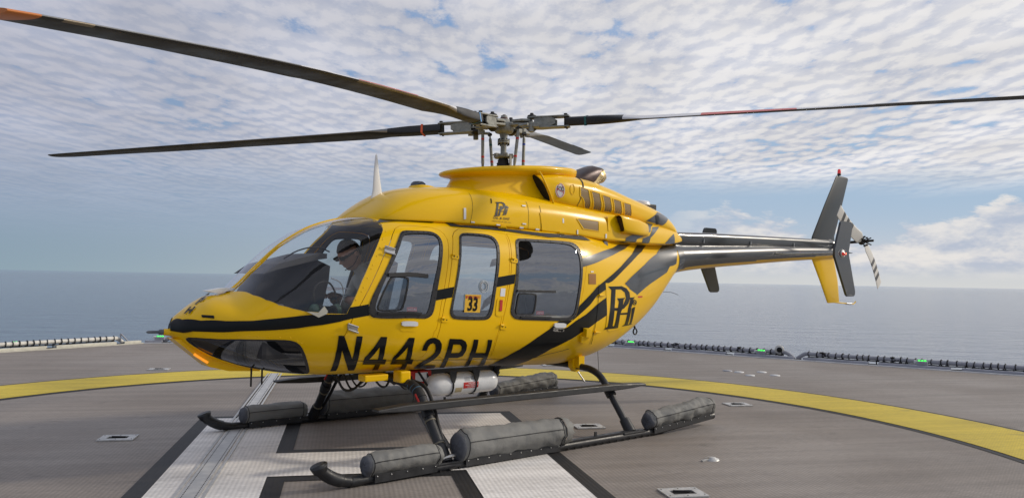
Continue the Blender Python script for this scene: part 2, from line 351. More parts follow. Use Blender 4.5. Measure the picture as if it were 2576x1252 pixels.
# outlines on the curved skins: (station x in m, girth parameter -1 keel .. 1 crown)
SH={
'windscreen':[[-1.8907,0.9917],[-1.9979,0.9917],[-2.177,0.901],[-2.3105,0.8521],[-2.4274,0.8253],[-2.5546,0.8228],[-2.658,0.8061],[-2.7345,0.788],[-2.7569,0.7563],[-2.752,0.6523],[-2.7335,0.5121],[-2.6773,0.3323],[-2.6018,0.2017],[-2.5053,0.1132],[-2.4212,0.0578],[-2.2551,0.017],[-2.1112,0.0044],[-2.074,0.0657],[-1.993,0.2065],[-1.8958,0.3395],[-1.79,0.4598],[-1.724,0.5325],[-1.7054,0.5825],[-1.7104,0.6555],[-1.736,0.7293],[-1.7738,0.931]],
'nose_stripe':[[-3.2246,0.605],[-3.2104,0.8446],[-3.1909,0.7404],[-3.1584,0.4224],[-3.0752,0.2326],[-2.9389,0.1462],[-2.7728,0.0785],[-2.6249,0.0519],[-2.4935,0.0342],[-2.4206,0.0261],[-2.3093,0.0146],[-2.1746,0.0063],[-2.1112,0.0044],[-2.0929,0.042],[-2.0886,0.0483],[-2.0098,0.0517],[-1.9374,0.0576],[-1.9383,0.0079],[-1.9269,-0.0232],[-2.0705,-0.04],[-2.1622,-0.0575],[-2.135,-0.056],[-2.2944,-0.0839],[-2.4679,-0.095],[-2.6863,-0.0882],[-2.9393,-0.07],[-3.1213,-0.0673],[-3.2144,-0.0329]],
'stripe_b':[[-1.3059,0.1128],[-1.137,0.1337],[-1.1556,0.0654],[-1.3236,0.0447]],
'stripe_c':[[-0.6588,0.1984],[-0.4482,0.2209],[-0.4654,0.1585],[-0.6707,0.1336]],
'stripe_b2':[[-1.2584,0.1188],[-1.1335,0.134],[-1.1529,0.0655],[-1.2567,0.0537]],
'chin':[[-3.1427,-0.428],[-3.1244,-0.29],[-2.9811,-0.2119],[-2.7852,-0.2105],[-2.5697,-0.2208],[-2.4899,-0.243],[-2.4441,-0.2906],[-2.3972,-0.3837],[-2.3422,-0.4989],[-2.2392,-0.7053],[-2.2481,-0.85],[-2.3791,-0.8667],[-2.5974,-0.8071],[-2.8042,-0.7265],[-2.9244,-0.6944],[-3.0187,-0.6425],[-3.0971,-0.5801]],
'door_front':[[-1.5631,0.5552],[-1.6238,0.5294],[-1.6677,0.4879],[-1.7212,0.4218],[-1.7924,0.3525],[-1.8851,0.2339],[-2.01,0.0614],[-2.0705,-0.04],[-2.1259,-0.1947],[-2.1264,-0.283],[-2.1165,-0.3346],[-2.099,-0.3735],[-2.069,-0.4151],[-2.0285,-0.4426],[-1.9818,-0.4513],[-1.4424,-0.4817],[-1.3672,-0.4581],[-1.3379,-0.3965],[-1.3244,-0.3069],[-1.3128,-0.2157],[-1.2953,-0.205],[-1.2586,0.0089],[-1.2225,0.1429],[-1.195,0.2464],[-1.1568,0.3779],[-1.1523,0.4292],[-1.1667,0.4703],[-1.2038,0.5081],[-1.2963,0.5328],[-1.4322,0.5469]],
'door_mid':[[-1.0056,0.5143],[-1.0584,0.4931],[-1.0957,0.4578],[-1.14,0.3476],[-1.1737,0.2346],[-1.2022,0.1179],[-1.2388,0.0088],[-1.2736,-0.2055],[-1.2796,-0.2362],[-1.2938,-0.3147],[-1.2738,-0.3849],[-1.2207,-0.4498],[-1.1333,-0.4917],[-0.8805,-0.5089],[-0.6121,-0.5241],[-0.64,-0.3392],[-0.635,-0.3171],[-0.5924,-0.0814],[-0.5415,0.117],[-0.5127,0.2443],[-0.4927,0.3476],[-0.4756,0.4369],[-0.48,0.4968],[-0.6678,0.5125],[-0.8381,0.5159],[-1.0035,0.5176]],
'door_rear':[[-0.4675,0.4974],[-0.467,0.4372],[-0.483,0.3478],[-0.5031,0.2444],[-0.532,0.117],[-0.583,-0.0815],[-0.6256,-0.3174],[-0.6274,-0.2692],[-0.6341,-0.3539],[-0.607,-0.5174],[-0.4477,-0.5331],[-0.4392,-0.5281],[-0.0748,-0.5371],[0.0644,-0.4886],[0.2942,-0.3388],[0.3597,-0.2695],[0.3762,-0.0843],[0.4319,0.0995],[0.4829,0.2424],[0.5279,0.3657],[0.5138,0.4212],[0.4792,0.4708],[0.4892,0.4493],[0.4168,0.4714],[0.2622,0.4795],[-0.01,0.4824],[-0.2592,0.4921]],
'win_front_o':[[-1.5602,0.498],[-1.5891,0.4859],[-1.6228,0.4514],[-1.6876,0.3783],[-1.7715,0.2774],[-1.8889,0.1365],[-1.9371,0.0461],[-1.94,0.008],[-1.9185,-0.0311],[-1.8848,-0.052],[-1.6692,-0.0821],[-1.4295,-0.1021],[-1.3821,-0.0917],[-1.3448,-0.0575],[-1.3233,0.0351],[-1.3014,0.1366],[-1.2562,0.2816],[-1.2237,0.3774],[-1.2203,0.422],[-1.2419,0.4602],[-1.2885,0.4829],[-1.3431,0.4894],[-1.456,0.4928]],
'win_front_i':[[-1.5505,0.4686],[-1.5745,0.4599],[-1.5959,0.4415],[-1.6376,0.3856],[-1.7021,0.3123],[-1.7761,0.2301],[-1.8473,0.1207],[-1.8794,0.0482],[-1.8786,0.0197],[-1.857,0.0011],[-1.6708,-0.0367],[-1.431,-0.065],[-1.3981,-0.0498],[-1.3718,0.0353],[-1.3357,0.1675],[-1.2979,0.2578],[-1.2543,0.3773],[-1.2471,0.4286],[-1.2684,0.4564],[-1.3257,0.4682],[-1.4395,0.4705]],
'win_mid_o':[[-0.9584,0.479],[-0.9989,0.47],[-1.0332,0.4429],[-1.0768,0.306],[-1.123,0.1484],[-1.1618,0.0148],[-1.1758,-0.0448],[-1.1584,-0.0913],[-1.1152,-0.1124],[-0.9532,-0.1211],[-0.7974,-0.1242],[-0.747,-0.1128],[-0.7127,-0.0606],[-0.6797,0.1165],[-0.6426,0.2426],[-0.6054,0.3844],[-0.6152,0.4325],[-0.6452,0.4617],[-0.7063,0.4755],[-0.8303,0.4789]],
'win_mid_i':[[-0.9599,0.4639],[-0.9924,0.4547],[-1.0163,0.4289],[-1.0572,0.2938],[-1.1018,0.1484],[-1.1407,0.0147],[-1.1466,-0.0405],[-1.1297,-0.0733],[-1.0953,-0.085],[-0.9548,-0.0911],[-0.8103,-0.0955],[-0.7678,-0.0838],[-0.7442,-0.0408],[-0.7134,0.0821],[-0.679,0.2164],[-0.644,0.3444],[-0.6344,0.3971],[-0.645,0.4316],[-0.6835,0.4564],[-0.828,0.4646]],
'win_rear_o':[[-0.34,0.4584],[-0.3803,0.4476],[-0.4048,0.4173],[-0.4243,0.3166],[-0.4494,0.1856],[-0.4896,0.0468],[-0.5086,-0.0433],[-0.4913,-0.0922],[-0.4289,-0.1285],[-0.162,-0.1359],[0.1954,-0.1486],[0.2923,-0.1366],[0.3443,-0.0751],[0.3899,0.0942],[0.4234,0.2278],[0.4451,0.3574],[0.4357,0.4176],[0.3856,0.4519],[0.3037,0.46],[-0.028,0.4587]],
'win_rear_i':[[-0.3321,0.4416],[-0.3639,0.4294],[-0.386,0.3831],[-0.4032,0.2847],[-0.4219,0.1519],[-0.459,0.0254],[-0.4658,-0.0339],[-0.4475,-0.0781],[-0.4007,-0.096],[-0.1004,-0.1075],[0.2061,-0.1198],[0.2751,-0.1071],[0.315,-0.0644],[0.3539,0.0795],[0.3939,0.2277],[0.4088,0.3418],[0.3926,0.3964],[0.339,0.4289],[0.2591,0.4393],[-0.0402,0.4408]],
'L_N':[[-2.1672,-0.1917],[-2.1242,-0.1948],[-2.0705,-0.3141],[-2.0055,-0.4302],[-2.0216,-0.3022],[-2.0228,-0.2046],[-1.9731,-0.2093],[-1.9705,-0.3409],[-1.9477,-0.473],[-1.9116,-0.5948],[-1.96,-0.6009],[-2.0595,-0.4416],[-2.1165,-0.3346],[-2.099,-0.4497],[-2.0608,-0.6024],[-2.1053,-0.611],[-2.1377,-0.4896],[-2.1587,-0.3653]],
'L_4':[[-1.8169,-0.2249],[-1.7608,-0.2314],[-1.7571,-0.3331],[-1.7366,-0.4447],[-1.7029,-0.4501],[-1.6862,-0.5117],[-1.7286,-0.5081],[-1.6921,-0.6085],[-1.7439,-0.6056],[-1.7758,-0.5074],[-1.8894,-0.5002],[-1.9073,-0.4172]],
'L_4h':[[-1.8088,-0.3163],[-1.8592,-0.4388],[-1.7814,-0.4438]],
'L_4b':[[-1.5597,-0.2586],[-1.5034,-0.2629],[-1.499,-0.3539],[-1.4703,-0.4647],[-1.4397,-0.471],[-1.4181,-0.5325],[-1.4649,-0.5284],[-1.4177,-0.6309],[-1.4739,-0.6252],[-1.5149,-0.5242],[-1.6338,-0.5162],[-1.6528,-0.4327]],
'L_4bh':[[-1.5501,-0.341],[-1.6173,-0.4588],[-1.5213,-0.4641]],
'L_2':[[-1.4008,-0.3791],[-1.3992,-0.3308],[-1.3812,-0.2884],[-1.3482,-0.27],[-1.3037,-0.2681],[-1.2535,-0.2896],[-1.2212,-0.3242],[-1.2093,-0.3592],[-1.2027,-0.4107],[-1.2157,-0.4586],[-1.246,-0.5085],[-1.2863,-0.5599],[-1.1404,-0.5809],[-1.0763,-0.6846],[-1.328,-0.6319],[-1.3535,-0.5505],[-1.3291,-0.4972],[-1.2837,-0.4461],[-1.261,-0.4002],[-1.267,-0.3637],[-1.2844,-0.3285],[-1.3107,-0.3161],[-1.3354,-0.3212],[-1.3498,-0.3464],[-1.3512,-0.3828]],
'L_P':[[-1.1518,-0.2818],[-1.0199,-0.2911],[-0.9737,-0.3132],[-0.947,-0.3491],[-0.9349,-0.4011],[-0.9395,-0.4582],[-0.9821,-0.4802],[-1.0781,-0.4737],[-1.0479,-0.5555],[-0.9539,-0.6992],[-1.028,-0.6735],[-1.0997,-0.5502],[-1.1336,-0.4465],[-1.1477,-0.3689]],
'L_Ph':[[-1.099,-0.3358],[-1.0294,-0.3386],[-1.0011,-0.361],[-0.9886,-0.3984],[-1.0012,-0.4211],[-1.0857,-0.419]],
'L_H':[[-0.8905,-0.2977],[-0.8386,-0.3009],[-0.8149,-0.4331],[-0.7017,-0.439],[-0.7326,-0.306],[-0.6809,-0.3083],[-0.6587,-0.4392],[-0.6159,-0.5434],[-0.441,-0.7867],[-0.5006,-0.7867],[-0.6638,-0.5534],[-0.6774,-0.4994],[-0.8065,-0.4908],[-0.7803,-0.5568],[-0.6397,-0.75],[-0.6993,-0.7417],[-0.8227,-0.5663],[-0.8751,-0.4363]],
'S1':[[-0.4279,-0.7148],[-0.463,-0.5829],[-0.4392,-0.5281],[-0.3772,-0.4572],[-0.2956,-0.3985],[-0.1451,-0.2951],[0.0037,-0.211],[0.0378,-0.1842],[0.0997,-0.1486],[0.2931,-0.1434],[0.2708,-0.1507],[0.334,-0.1003],[0.373,-0.0077],[0.5039,0.0608],[0.6392,0.131],[0.8671,0.1963],[1.1402,0.2754],[1.4695,0.39],[1.7376,0.5416],[1.8201,0.5296],[1.9363,0.5386],[1.7319,0.4153],[1.4121,0.3062],[1.1512,0.2294],[0.9333,0.1621],[0.8042,0.1407],[0.8032,0.1009],[0.6395,0.064],[0.506,-0.0189],[0.3356,-0.1179],[0.2017,-0.1928],[0.1508,-0.2263],[0.2294,-0.205],[0.339,-0.147],[0.474,-0.094],[0.6314,-0.0139],[0.7046,0.0097],[0.8724,0.0485],[0.8513,-0.1344],[0.6609,-0.1793],[0.4227,-0.2722],[0.3203,-0.3215],[0.2342,-0.3552],[0.292,-0.3318],[0.091,-0.4183],[-0.0502,-0.5382],[-0.101,-0.643],[-0.0917,-0.7833]],
'S0':[[0.4476,0.3413],[0.7066,0.3859],[1.0801,0.4555],[1.2903,0.5162],[1.4786,0.5263],[1.5637,0.5326],[1.3484,0.4524],[1.0134,0.3793],[0.6687,0.3143],[0.4315,0.2791]],
'S3':[[2.3439,0.5793],[2.584,0.5896],[2.6242,0.5225],[2.5316,0.213],[2.4897,-0.001],[2.3262,0.0576],[2.2472,-0.0245],[2.0373,-0.031],[1.7724,-0.0424],[1.4692,-0.0713],[1.3168,-0.0246],[1.2793,0.0524],[1.1854,0.1085],[1.3578,0.1567],[1.6849,0.2283],[2.0681,0.3591]],
'G_P':[[0.8334,0.1236],[0.9784,0.1121],[1.1048,0.098],[1.211,0.0594],[1.28,0.003],[1.2972,-0.0584],[1.2626,-0.1075],[1.1734,-0.1363],[1.081,-0.1359],[0.9693,-0.1144],[0.9723,-0.1969],[0.9793,-0.2667],[1.035,-0.2962],[1.1268,-0.3275],[0.9686,-0.2963],[0.8184,-0.2761],[0.8779,-0.2565],[0.8742,-0.156],[0.886,-0.0244],[0.895,0.0879]],
'g_P':[[-0.5347,0.3604],[-0.4923,0.3644],[-0.4576,0.3686],[-0.4332,0.359],[-0.4215,0.3378],[-0.4239,0.3098],[-0.4387,0.281],[-0.4657,0.2544],[-0.4906,0.2419],[-0.5198,0.2388],[-0.5274,0.1972],[-0.5348,0.1626],[-0.5243,0.1554],[-0.5055,0.1539],[-0.5426,0.1463],[-0.5827,0.1391],[-0.5624,0.1558],[-0.5515,0.2074],[-0.5369,0.2759],[-0.5214,0.3423]],
'G_Ph':[[0.9802,0.0842],[1.0911,0.0686],[1.1708,0.0258],[1.1999,-0.0356],[1.1512,-0.0872],[1.0623,-0.1046],[0.9653,-0.0856]],
'g_Ph':[[-0.4961,0.3474],[-0.466,0.3499],[-0.4492,0.3355],[-0.448,0.3077],[-0.4666,0.2756],[-0.4927,0.2551],[-0.5184,0.253]],
'G_Ha':[[1.0086,0.0021],[1.186,-0.0287],[1.1467,-0.0423],[1.1299,-0.1321],[1.0969,-0.1768],[1.1142,-0.2958],[1.1268,-0.3275],[0.9864,-0.2848],[1.0217,-0.2724],[1.0226,-0.1578],[1.0479,-0.0398]],
'g_Ha':[[-0.4982,0.3023],[-0.4511,0.3093],[-0.4634,0.2972],[-0.477,0.2504],[-0.4908,0.2236],[-0.5031,0.1672],[-0.5055,0.1539],[-0.5357,0.1544],[-0.524,0.1654],[-0.509,0.2232],[-0.4908,0.2858]],
'G_Hc':[[1.0875,-0.1621],[1.3049,-0.2096],[1.3086,-0.2316],[1.0846,-0.1789]],
'g_Hc':[[-0.4917,0.2296],[-0.4401,0.2377],[-0.4423,0.2278],[-0.4944,0.2208]],
'G_Hb':[[1.2548,-0.0433],[1.4118,-0.0775],[1.3711,-0.0925],[1.3465,-0.1871],[1.3695,-0.362],[1.4647,-0.4039],[1.2179,-0.3372],[1.2741,-0.3297],[1.2682,-0.1664],[1.2989,-0.0742]],
'g_Hb':[[-0.4338,0.3114],[-0.3951,0.3172],[-0.4078,0.3038],[-0.4262,0.2547],[-0.4491,0.1781],[-0.4334,0.1783],[-0.4836,0.1639],[-0.4676,0.1765],[-0.4441,0.2532],[-0.4252,0.3023]],
'G_i':[[1.3779,-0.1804],[1.4441,-0.1899],[1.446,-0.2722],[1.4742,-0.3985],[1.5276,-0.4303],[1.3905,-0.379],[1.4081,-0.3663],[1.3589,-0.1907]],
'g_i':[[-0.4171,0.2628],[-0.4012,0.2691],[-0.4132,0.2316],[-0.4298,0.1823],[-0.423,0.1805],[-0.4472,0.1746],[-0.44,0.1833],[-0.4234,0.255]],
'G_dot':[[1.4667,-0.1503],[1.4659,-0.1622],[1.456,-0.1696],[1.4386,-0.1711],[1.4164,-0.1668],[1.3929,-0.1574],[1.3719,-0.1447],[1.3569,-0.1304],[1.35,-0.1166],[1.3519,-0.1053],[1.3622,-0.0979],[1.3793,-0.0958],[1.4007,-0.0992],[1.4231,-0.108],[1.4435,-0.1207],[1.4588,-0.1356]],
'g_dot':[[-0.3899,0.2913],[-0.3918,0.2856],[-0.3953,0.2805],[-0.4001,0.2769],[-0.4053,0.2754],[-0.4102,0.2761],[-0.414,0.2789],[-0.4162,0.2834],[-0.4164,0.289],[-0.4145,0.2948],[-0.4108,0.2998],[-0.406,0.3034],[-0.4008,0.305],[-0.3959,0.3043],[-0.3921,0.3015],[-0.39,0.2969]],
'handle_f':[[-1.6458,-0.1086],[-1.4973,-0.1238],[-1.4961,-0.1644],[-1.6449,-0.1497]],
'hrec_f':[[-1.6524,-0.1445],[-1.4965,-0.1602],[-1.4927,-0.2121],[-1.6492,-0.1973]],
'handle_r':[[0.037,-0.1602],[0.1909,-0.1668],[0.1914,-0.2081],[0.0367,-0.2014]],
'hrec_r':[[0.0388,-0.2053],[0.1853,-0.2118],[0.1876,-0.2484],[0.0402,-0.2417]],
'hinge1':[[-1.148,0.3374],[-1.072,0.332],[-1.0772,0.3029],[-1.1536,0.3083]],
'hinge2':[[-0.4911,0.3257],[-0.4152,0.3194],[-0.4207,0.2896],[-0.4969,0.296]],
'hinge3':[[-1.2624,-0.0877],[-1.1897,-0.0936],[-1.187,-0.1392],[-1.2599,-0.1331]],
'hinge4':[[-0.6221,-0.1623],[-0.5412,-0.1711],[-0.5342,-0.2211],[-0.6158,-0.2122]],
'latch1':[[-1.7691,0.4011],[-1.6876,0.372],[-1.6954,0.3388],[-1.7788,0.3667]],
'latch2':[[-2.1063,-0.0824],[-2.0235,-0.1204],[-2.0196,-0.1697],[-2.1035,-0.1323]],
'vent':[[0.5145,0.2338],[0.63,0.2311],[0.6232,0.1533],[0.5091,0.158]],
'vent_tag':[[0.5491,0.2515],[0.5944,0.2513],[0.5929,0.2424],[0.5477,0.2426]],
'red_tag':[[1.4926,-0.0914],[1.6099,-0.1238],[1.6141,-0.1418],[1.4955,-0.1083]],
'placard33':[[-1.0202,0.0842],[-0.8496,0.0814],[-0.8601,-0.0547],[-1.0302,-0.0486]],
'emerg':[[-0.6667,0.0627],[-0.5755,0.059],[-0.5918,-0.0959],[-0.6828,-0.0899]],
'emerg_red':[[-0.6337,0.0472],[-0.6056,0.0457],[-0.6125,-0.0423],[-0.6406,-0.04]],
'notes':[[-0.6217,0.127],[-0.5688,0.1251],[-0.577,0.0696],[-0.6298,0.0717]],
'roofwin':[[-1.6226,0.7018],[-1.0331,0.7145],[-1.2202,0.5693],[-1.7384,0.6113]],
'bag_l1':[[0.6239,0.1691],[0.653,0.168],[0.6439,0.054],[0.6152,0.0559]],
'cam_box':[[0.4561,-0.2211],[0.5338,-0.2254],[0.5568,-0.2987],[0.4761,-0.2928]],
'cam_box2':[[0.4264,-0.2902],[0.5329,-0.2965],[0.5639,-0.3618],[0.4526,-0.3527]],
'bracket':[[-2.4212,0.0607],[-2.3313,0.0379],[-2.2891,0.0828],[-2.2581,0.0393],[-2.2635,0.0153],[-2.3301,-0.0115],[-2.4202,0.0088]],
'cs0':[[2.0703,0.5272],[1.8926,0.3655],[1.8469,0.2524],[1.7154,0.1514],[1.5355,0.0489],[1.4612,-0.2462],[1.2733,-0.3194],[1.3209,0.057],[1.5059,0.1623],[1.7307,0.3671],[1.8965,0.502]],
'cs1':[[2.1081,0.4163],[1.9068,0.1921],[1.8313,0.1149],[1.7586,-0.1228],[1.6093,-0.203],[1.664,0.0794],[1.8171,0.1642],[1.9269,0.3633]],
'cs2':[[2.303,0.1586],[2.4392,0.2869],[2.4307,-0.0789],[2.1657,0.0073]],
'rivA':[[-1.7339,0.6539],[-1.7157,0.5653],[-1.7077,0.5141],[-1.7632,0.4559],[-1.9058,0.2787],[-1.9952,0.144],[-2.0738,0.0548]],
'rivB':[[-3.1283,-0.1689],[-2.9377,-0.1247],[-2.736,-0.1587],[-2.517,-0.195],[-2.4309,-0.2642],[-2.3716,-0.3923],[-2.2655,-0.607]],
'nosev':[[-3.0647,0.3716],[-2.9997,0.2762]],
'nosetxt':[[-3.0091,0.9437],[-3.064,0.8608],[-3.148,0.7218]],
'sill':[[-1.9818,-0.4513],[-1.7317,-0.4626],[-1.4424,-0.4817],[-1.1155,-0.495],[-0.7918,-0.5163],[-0.4477,-0.5331],[-0.0728,-0.5392],[0.0644,-0.4886],[0.3516,-0.4256]],
'bagseam':[[0.6712,0.1484],[0.6579,0.0041],[0.6422,-0.1712],[0.6386,-0.2898],[0.6783,-0.4059]],
'baghinge':[[0.6604,0.0645],[0.7608,0.0524]],
'baghinge2':[[0.6404,-0.2718],[0.7451,-0.2873]],
'vring':[[-0.7638,0.1366],[-0.7654,0.1261],[-0.7705,0.1163],[-0.7786,0.1078],[-0.7892,0.1013],[-0.8017,0.0972],[-0.8151,0.0958],[-0.8286,0.0971],[-0.8411,0.1012],[-0.8519,0.1076],[-0.8603,0.116],[-0.8656,0.1257],[-0.8675,0.1361],[-0.8659,0.1464],[-0.8608,0.156],[-0.8526,0.1643],[-0.8419,0.1706],[-0.8295,0.1746],[-0.816,0.1761],[-0.8026,0.1748],[-0.79,0.171],[-0.7793,0.1647],[-0.7709,0.1566],[-0.7657,0.1469]],
'vring2':[[-0.7865,0.1378],[-0.7876,0.1301],[-0.7912,0.123],[-0.7968,0.1168],[-0.8042,0.112],[-0.8128,0.109],[-0.8222,0.108],[-0.8315,0.109],[-0.8402,0.1119],[-0.8478,0.1166],[-0.8536,0.1228],[-0.8573,0.1299],[-0.8586,0.1375],[-0.8574,0.1451],[-0.8539,0.1521],[-0.8483,0.1582],[-0.8408,0.1628],[-0.8322,0.1658],[-0.8228,0.1668],[-0.8135,0.1659],[-0.8048,0.163],[-0.7973,0.1585],[-0.7915,0.1525],[-0.7878,0.1454]],
'sealine':[[0.671,0.1437],[0.9321,0.1467],[1.2146,0.1321]],
'slide_f':[[-1.767,0.2382],[-1.4023,0.2117],[-1.403,0.1876],[-1.7686,0.2144]],
'slide_r':[[-0.4373,0.1159],[0.038,0.1118],[0.0383,0.0951],[-0.437,0.0998]],
'slide_fb':[[-1.8612,0.0014],[-1.4649,-0.0454],[-1.4643,-0.0653],[-1.8607,-0.0186]],
'slide_rb':[[-0.3885,-0.0952],[-0.0103,-0.1025],[-0.0092,-0.1181],[-0.3877,-0.1107]],
'slidepane_f':[[-1.7424,0.2209],[-1.5715,0.1971],[-1.6357,-0.0217],[-1.8572,0.0055],[-1.8665,0.0346],[-1.8219,0.1187]],
'slidepane_r':[[-0.4127,0.0964],[-0.1834,0.0911],[-0.2221,-0.0869],[-0.4316,-0.0831],[-0.4487,-0.0439],[-0.4295,0.0467]],
'caution_f':[[-1.5915,0.0053],[-1.4945,0.0007],[-1.4934,-0.0381],[-1.5905,-0.0319]],
'caution_r':[[-0.1821,-0.0482],[-0.0878,-0.049],[-0.0864,-0.0842],[-0.1807,-0.0834]],
'cowl_front_seam':[[-0.7725,0.5046],[-0.7693,0.505],[-0.8474,-0.0729],[-0.8502,-0.0757]],
'c_seam2':[[0.0123,0.378],[0.017,0.3788],[0.0067,-0.1419],[0.003,-0.1468]],
'c_seam0':[[-0.1431,0.4197],[-0.1393,0.4203],[-0.162,-0.1519],[-0.1648,-0.1555]],
'c_panel':[[-0.0041,0.2697],[0.4621,0.2823],[0.5057,-0.2422],[0.0398,-0.2529]],
'c_grille':[[0.5173,0.261],[0.8439,0.2699],[0.8422,0.1288],[0.5174,0.1222]],
'c_grille2':[[0.5167,0.2547],[0.5428,0.263],[0.8445,0.2737],[0.8409,0.1193],[0.602,0.1153],[0.5811,0.1532]],
'cl0':[[-0.0656,0.6583],[-0.021,0.6583],[-0.021,0.6583],[-0.0656,0.6583]],
'cl1':[[-0.1414,0.5391],[-0.0926,0.5434],[-0.1198,0.5039],[-0.1668,0.5013]],
'cl2':[[-0.2157,0.3508],[-0.1705,0.3519],[-0.1752,0.3322],[-0.2203,0.3312]],
'cl3':[[-0.2334,0.0758],[-0.1882,0.0763],[-0.188,0.0563],[-0.2332,0.0559]],
'cl4':[[-0.267,0.0126],[-0.2222,0.0127],[-0.2187,-0.0721],[-0.2635,-0.073]],
'cl5':[[-0.0655,0.0115],[-0.0187,0.0125],[-0.0148,-0.0744],[-0.0607,-0.0829]],
'cl6':[[-0.8327,0.0325],[-0.7933,0.0311],[-0.7931,0.0114],[-0.8325,0.0128]],
'cl7':[[-0.5472,0.0204],[-0.5053,0.02],[-0.505,0.0001],[-0.5469,0.0006]],
'cl8':[[0.2965,0.2315],[0.3157,0.2303],[0.3161,0.1572],[0.2968,0.1586]],
'cl9':[[-0.906,0.2299],[-0.8825,0.2318],[-0.8888,0.0596],[-0.9122,0.0573]],
'cl10':[[0.951,0.086],[0.9744,0.0895],[0.9752,0.0137],[0.9518,0.0105]],
'cl11':[[0.5028,0.0761],[0.5188,0.0789],[0.5197,0.0025],[0.5038,-0.0029]],
'c_slot_mark':[[-0.572,0.4105],[-0.5596,0.4143],[-0.5765,0.3368],[-0.5885,0.3323]],
'hook1':[[-0.4493,-0.4227],[-0.5232,-0.1515],[-0.5043,0.0068],[-0.4514,0.0099],[-0.4052,-0.1222],[-0.3074,-0.4027]],
'hook2':[[0.3037,-0.4101],[0.224,-0.1603],[0.2394,0.0023],[0.3015,0.0082],[0.3469,-0.1514],[0.443,-0.3815]],
'text_oil':[[-0.5814,0.1007],[-0.3904,0.1053]],
'text_op':[[-0.5987,0.0583],[-0.3693,0.0565]],
'louv0':[[0.6042,0.2134],[0.7193,0.1714],[0.7729,-0.3722],[0.6982,-0.3707],[0.6531,-0.1199],[0.6327,-0.0629],[0.6098,-0.0323]],
'louv1':[[0.7712,0.1587],[0.8918,0.1391],[0.9511,-0.3634],[0.8267,-0.3742]],
'louv2':[[0.9472,0.1266],[1.0749,0.129],[1.128,-0.3255],[1.0034,-0.3587]],
'louv3':[[1.1358,0.1166],[1.2698,0.126],[1.3102,-0.3006],[1.1785,-0.3255]],
'louv4':[[1.3321,0.1249],[1.4647,0.1535],[1.4917,-0.2553],[1.3668,-0.2877]],
'fod':[[0.3847,0.0682],[0.3834,0.0251],[0.3793,-0.0204],[0.3725,-0.067],[0.3637,-0.1061],[0.3534,-0.1361],[0.3417,-0.1557],[0.3292,-0.1643],[0.3163,-0.1619],[0.3036,-0.1482],[0.292,-0.1239],[0.2822,-0.0896],[0.275,-0.0469],[0.2704,0.0019],[0.2687,0.0459],[0.2701,0.0903],[0.2748,0.1324],[0.2826,0.1702],[0.2931,0.2019],[0.3055,0.226],[0.3189,0.2415],[0.3323,0.2478],[0.3449,0.2447],[0.3561,0.2326],[0.3657,0.2119],[0.3736,0.1839],[0.3795,0.1495],[0.3833,0.1104]],
'oval':[[0.5233,0.1304],[0.5212,0.0869],[0.5164,0.0465],[0.509,0.0133],[0.4996,-0.0113],[0.4891,-0.023],[0.4785,-0.0178],[0.4688,0.0032],[0.461,0.0324],[0.456,0.0702],[0.4545,0.1126],[0.457,0.1554],[0.4635,0.1945],[0.4734,0.2266],[0.4852,0.2486],[0.497,0.2583],[0.5071,0.2545],[0.5148,0.2377],[0.52,0.2094],[0.5229,0.1725]],
'e_seam':[[0.6713,0.541],[0.7039,0.575],[0.5864,-0.3321],[0.6361,-0.4624],[0.6303,-0.4641],[0.5801,-0.3338]],
'e_stripe':[[2.0874,0.3429],[2.2708,0.5],[2.3645,0.3814],[2.1505,-0.3635],[2.2919,-0.8234],[2.3132,-0.9965],[2.1242,-0.7297],[1.9851,-0.3999],[1.8085,-0.2437]],
'e_stripe2':[[1.8085,-0.2437],[2.0874,0.3429],[2.2055,0.3808],[2.3606,0.45],[2.3844,0.4182],[2.1721,-0.1776],[2.0021,-0.2071]],
'fod_txt':[[0.2879,0.0458],[0.3733,0.0435]],
'black_oval':[[1.9883,0.1402],[2.0814,0.2193],[2.0918,-0.1903],[2.0197,-0.2475]],
'danger':[[5.5065,-0.0968],[5.9302,-0.1257]],
'roofline':[[-1.6166,0.8833],[-1.4498,0.825],[-1.2919,0.7552],[-1.1787,0.6337],[-1.1013,0.5964],[-0.9529,0.5522],[-0.5582,0.5553],[-0.4068,0.5405],[-0.0279,0.5212],[0.3966,0.5277],[0.5668,0.5368],[0.6491,0.5193],[0.6915,0.497],[0.5796,0.4919],[0.4236,0.4896],[0.2026,0.49],[0.0648,0.4833],[-0.2715,0.502],[-0.4299,0.5141],[-0.667,0.5226],[-0.8961,0.5285],[-1.0601,0.5385],[-1.0686,0.556],[-1.1059,0.591],[-1.186,0.6251],[-1.3213,0.7195],[-1.4498,0.825],[-1.6446,0.8417]],
}
# ------------------------------------------------------------------ curved skins: trimmed panels of a lofted surface
TM=1.2
def npoly(p):
    a=np.array(p,float);a[:,1]*=TM;return a
def chaikin(p,k=2):
    p=np.array(p,float)
    for _ in range(k):
        q=np.roll(p,-1,0);p=np.stack([.75*p+.25*q,.25*p+.75*q],1).reshape(-1,2)
    return p
def roundc(p,a=.14,k=2):
    p=np.array(p,float)
    for _ in range(k):
        q=np.roll(p,-1,0);p=np.stack([(1-a)*p+a*q,a*p+(1-a)*q],1).reshape(-1,2);a=.25
    return p
def area(p): return .5*np.sum(p[:,0]*np.roll(p[:,1],-1)-np.roll(p[:,0],-1)*p[:,1])
def inset(p,d):
    s=1 if area(p)>0 else -1
    e=np.roll(p,-1,0)-p;l=np.hypot(*e.T)[:,None]+1e-12;nrm=np.stack([-e[:,1],e[:,0]],1)/l*s
    m=nrm+np.roll(nrm,1,0);m/=np.maximum(np.hypot(*m.T)[:,None],.35);return p+m*d
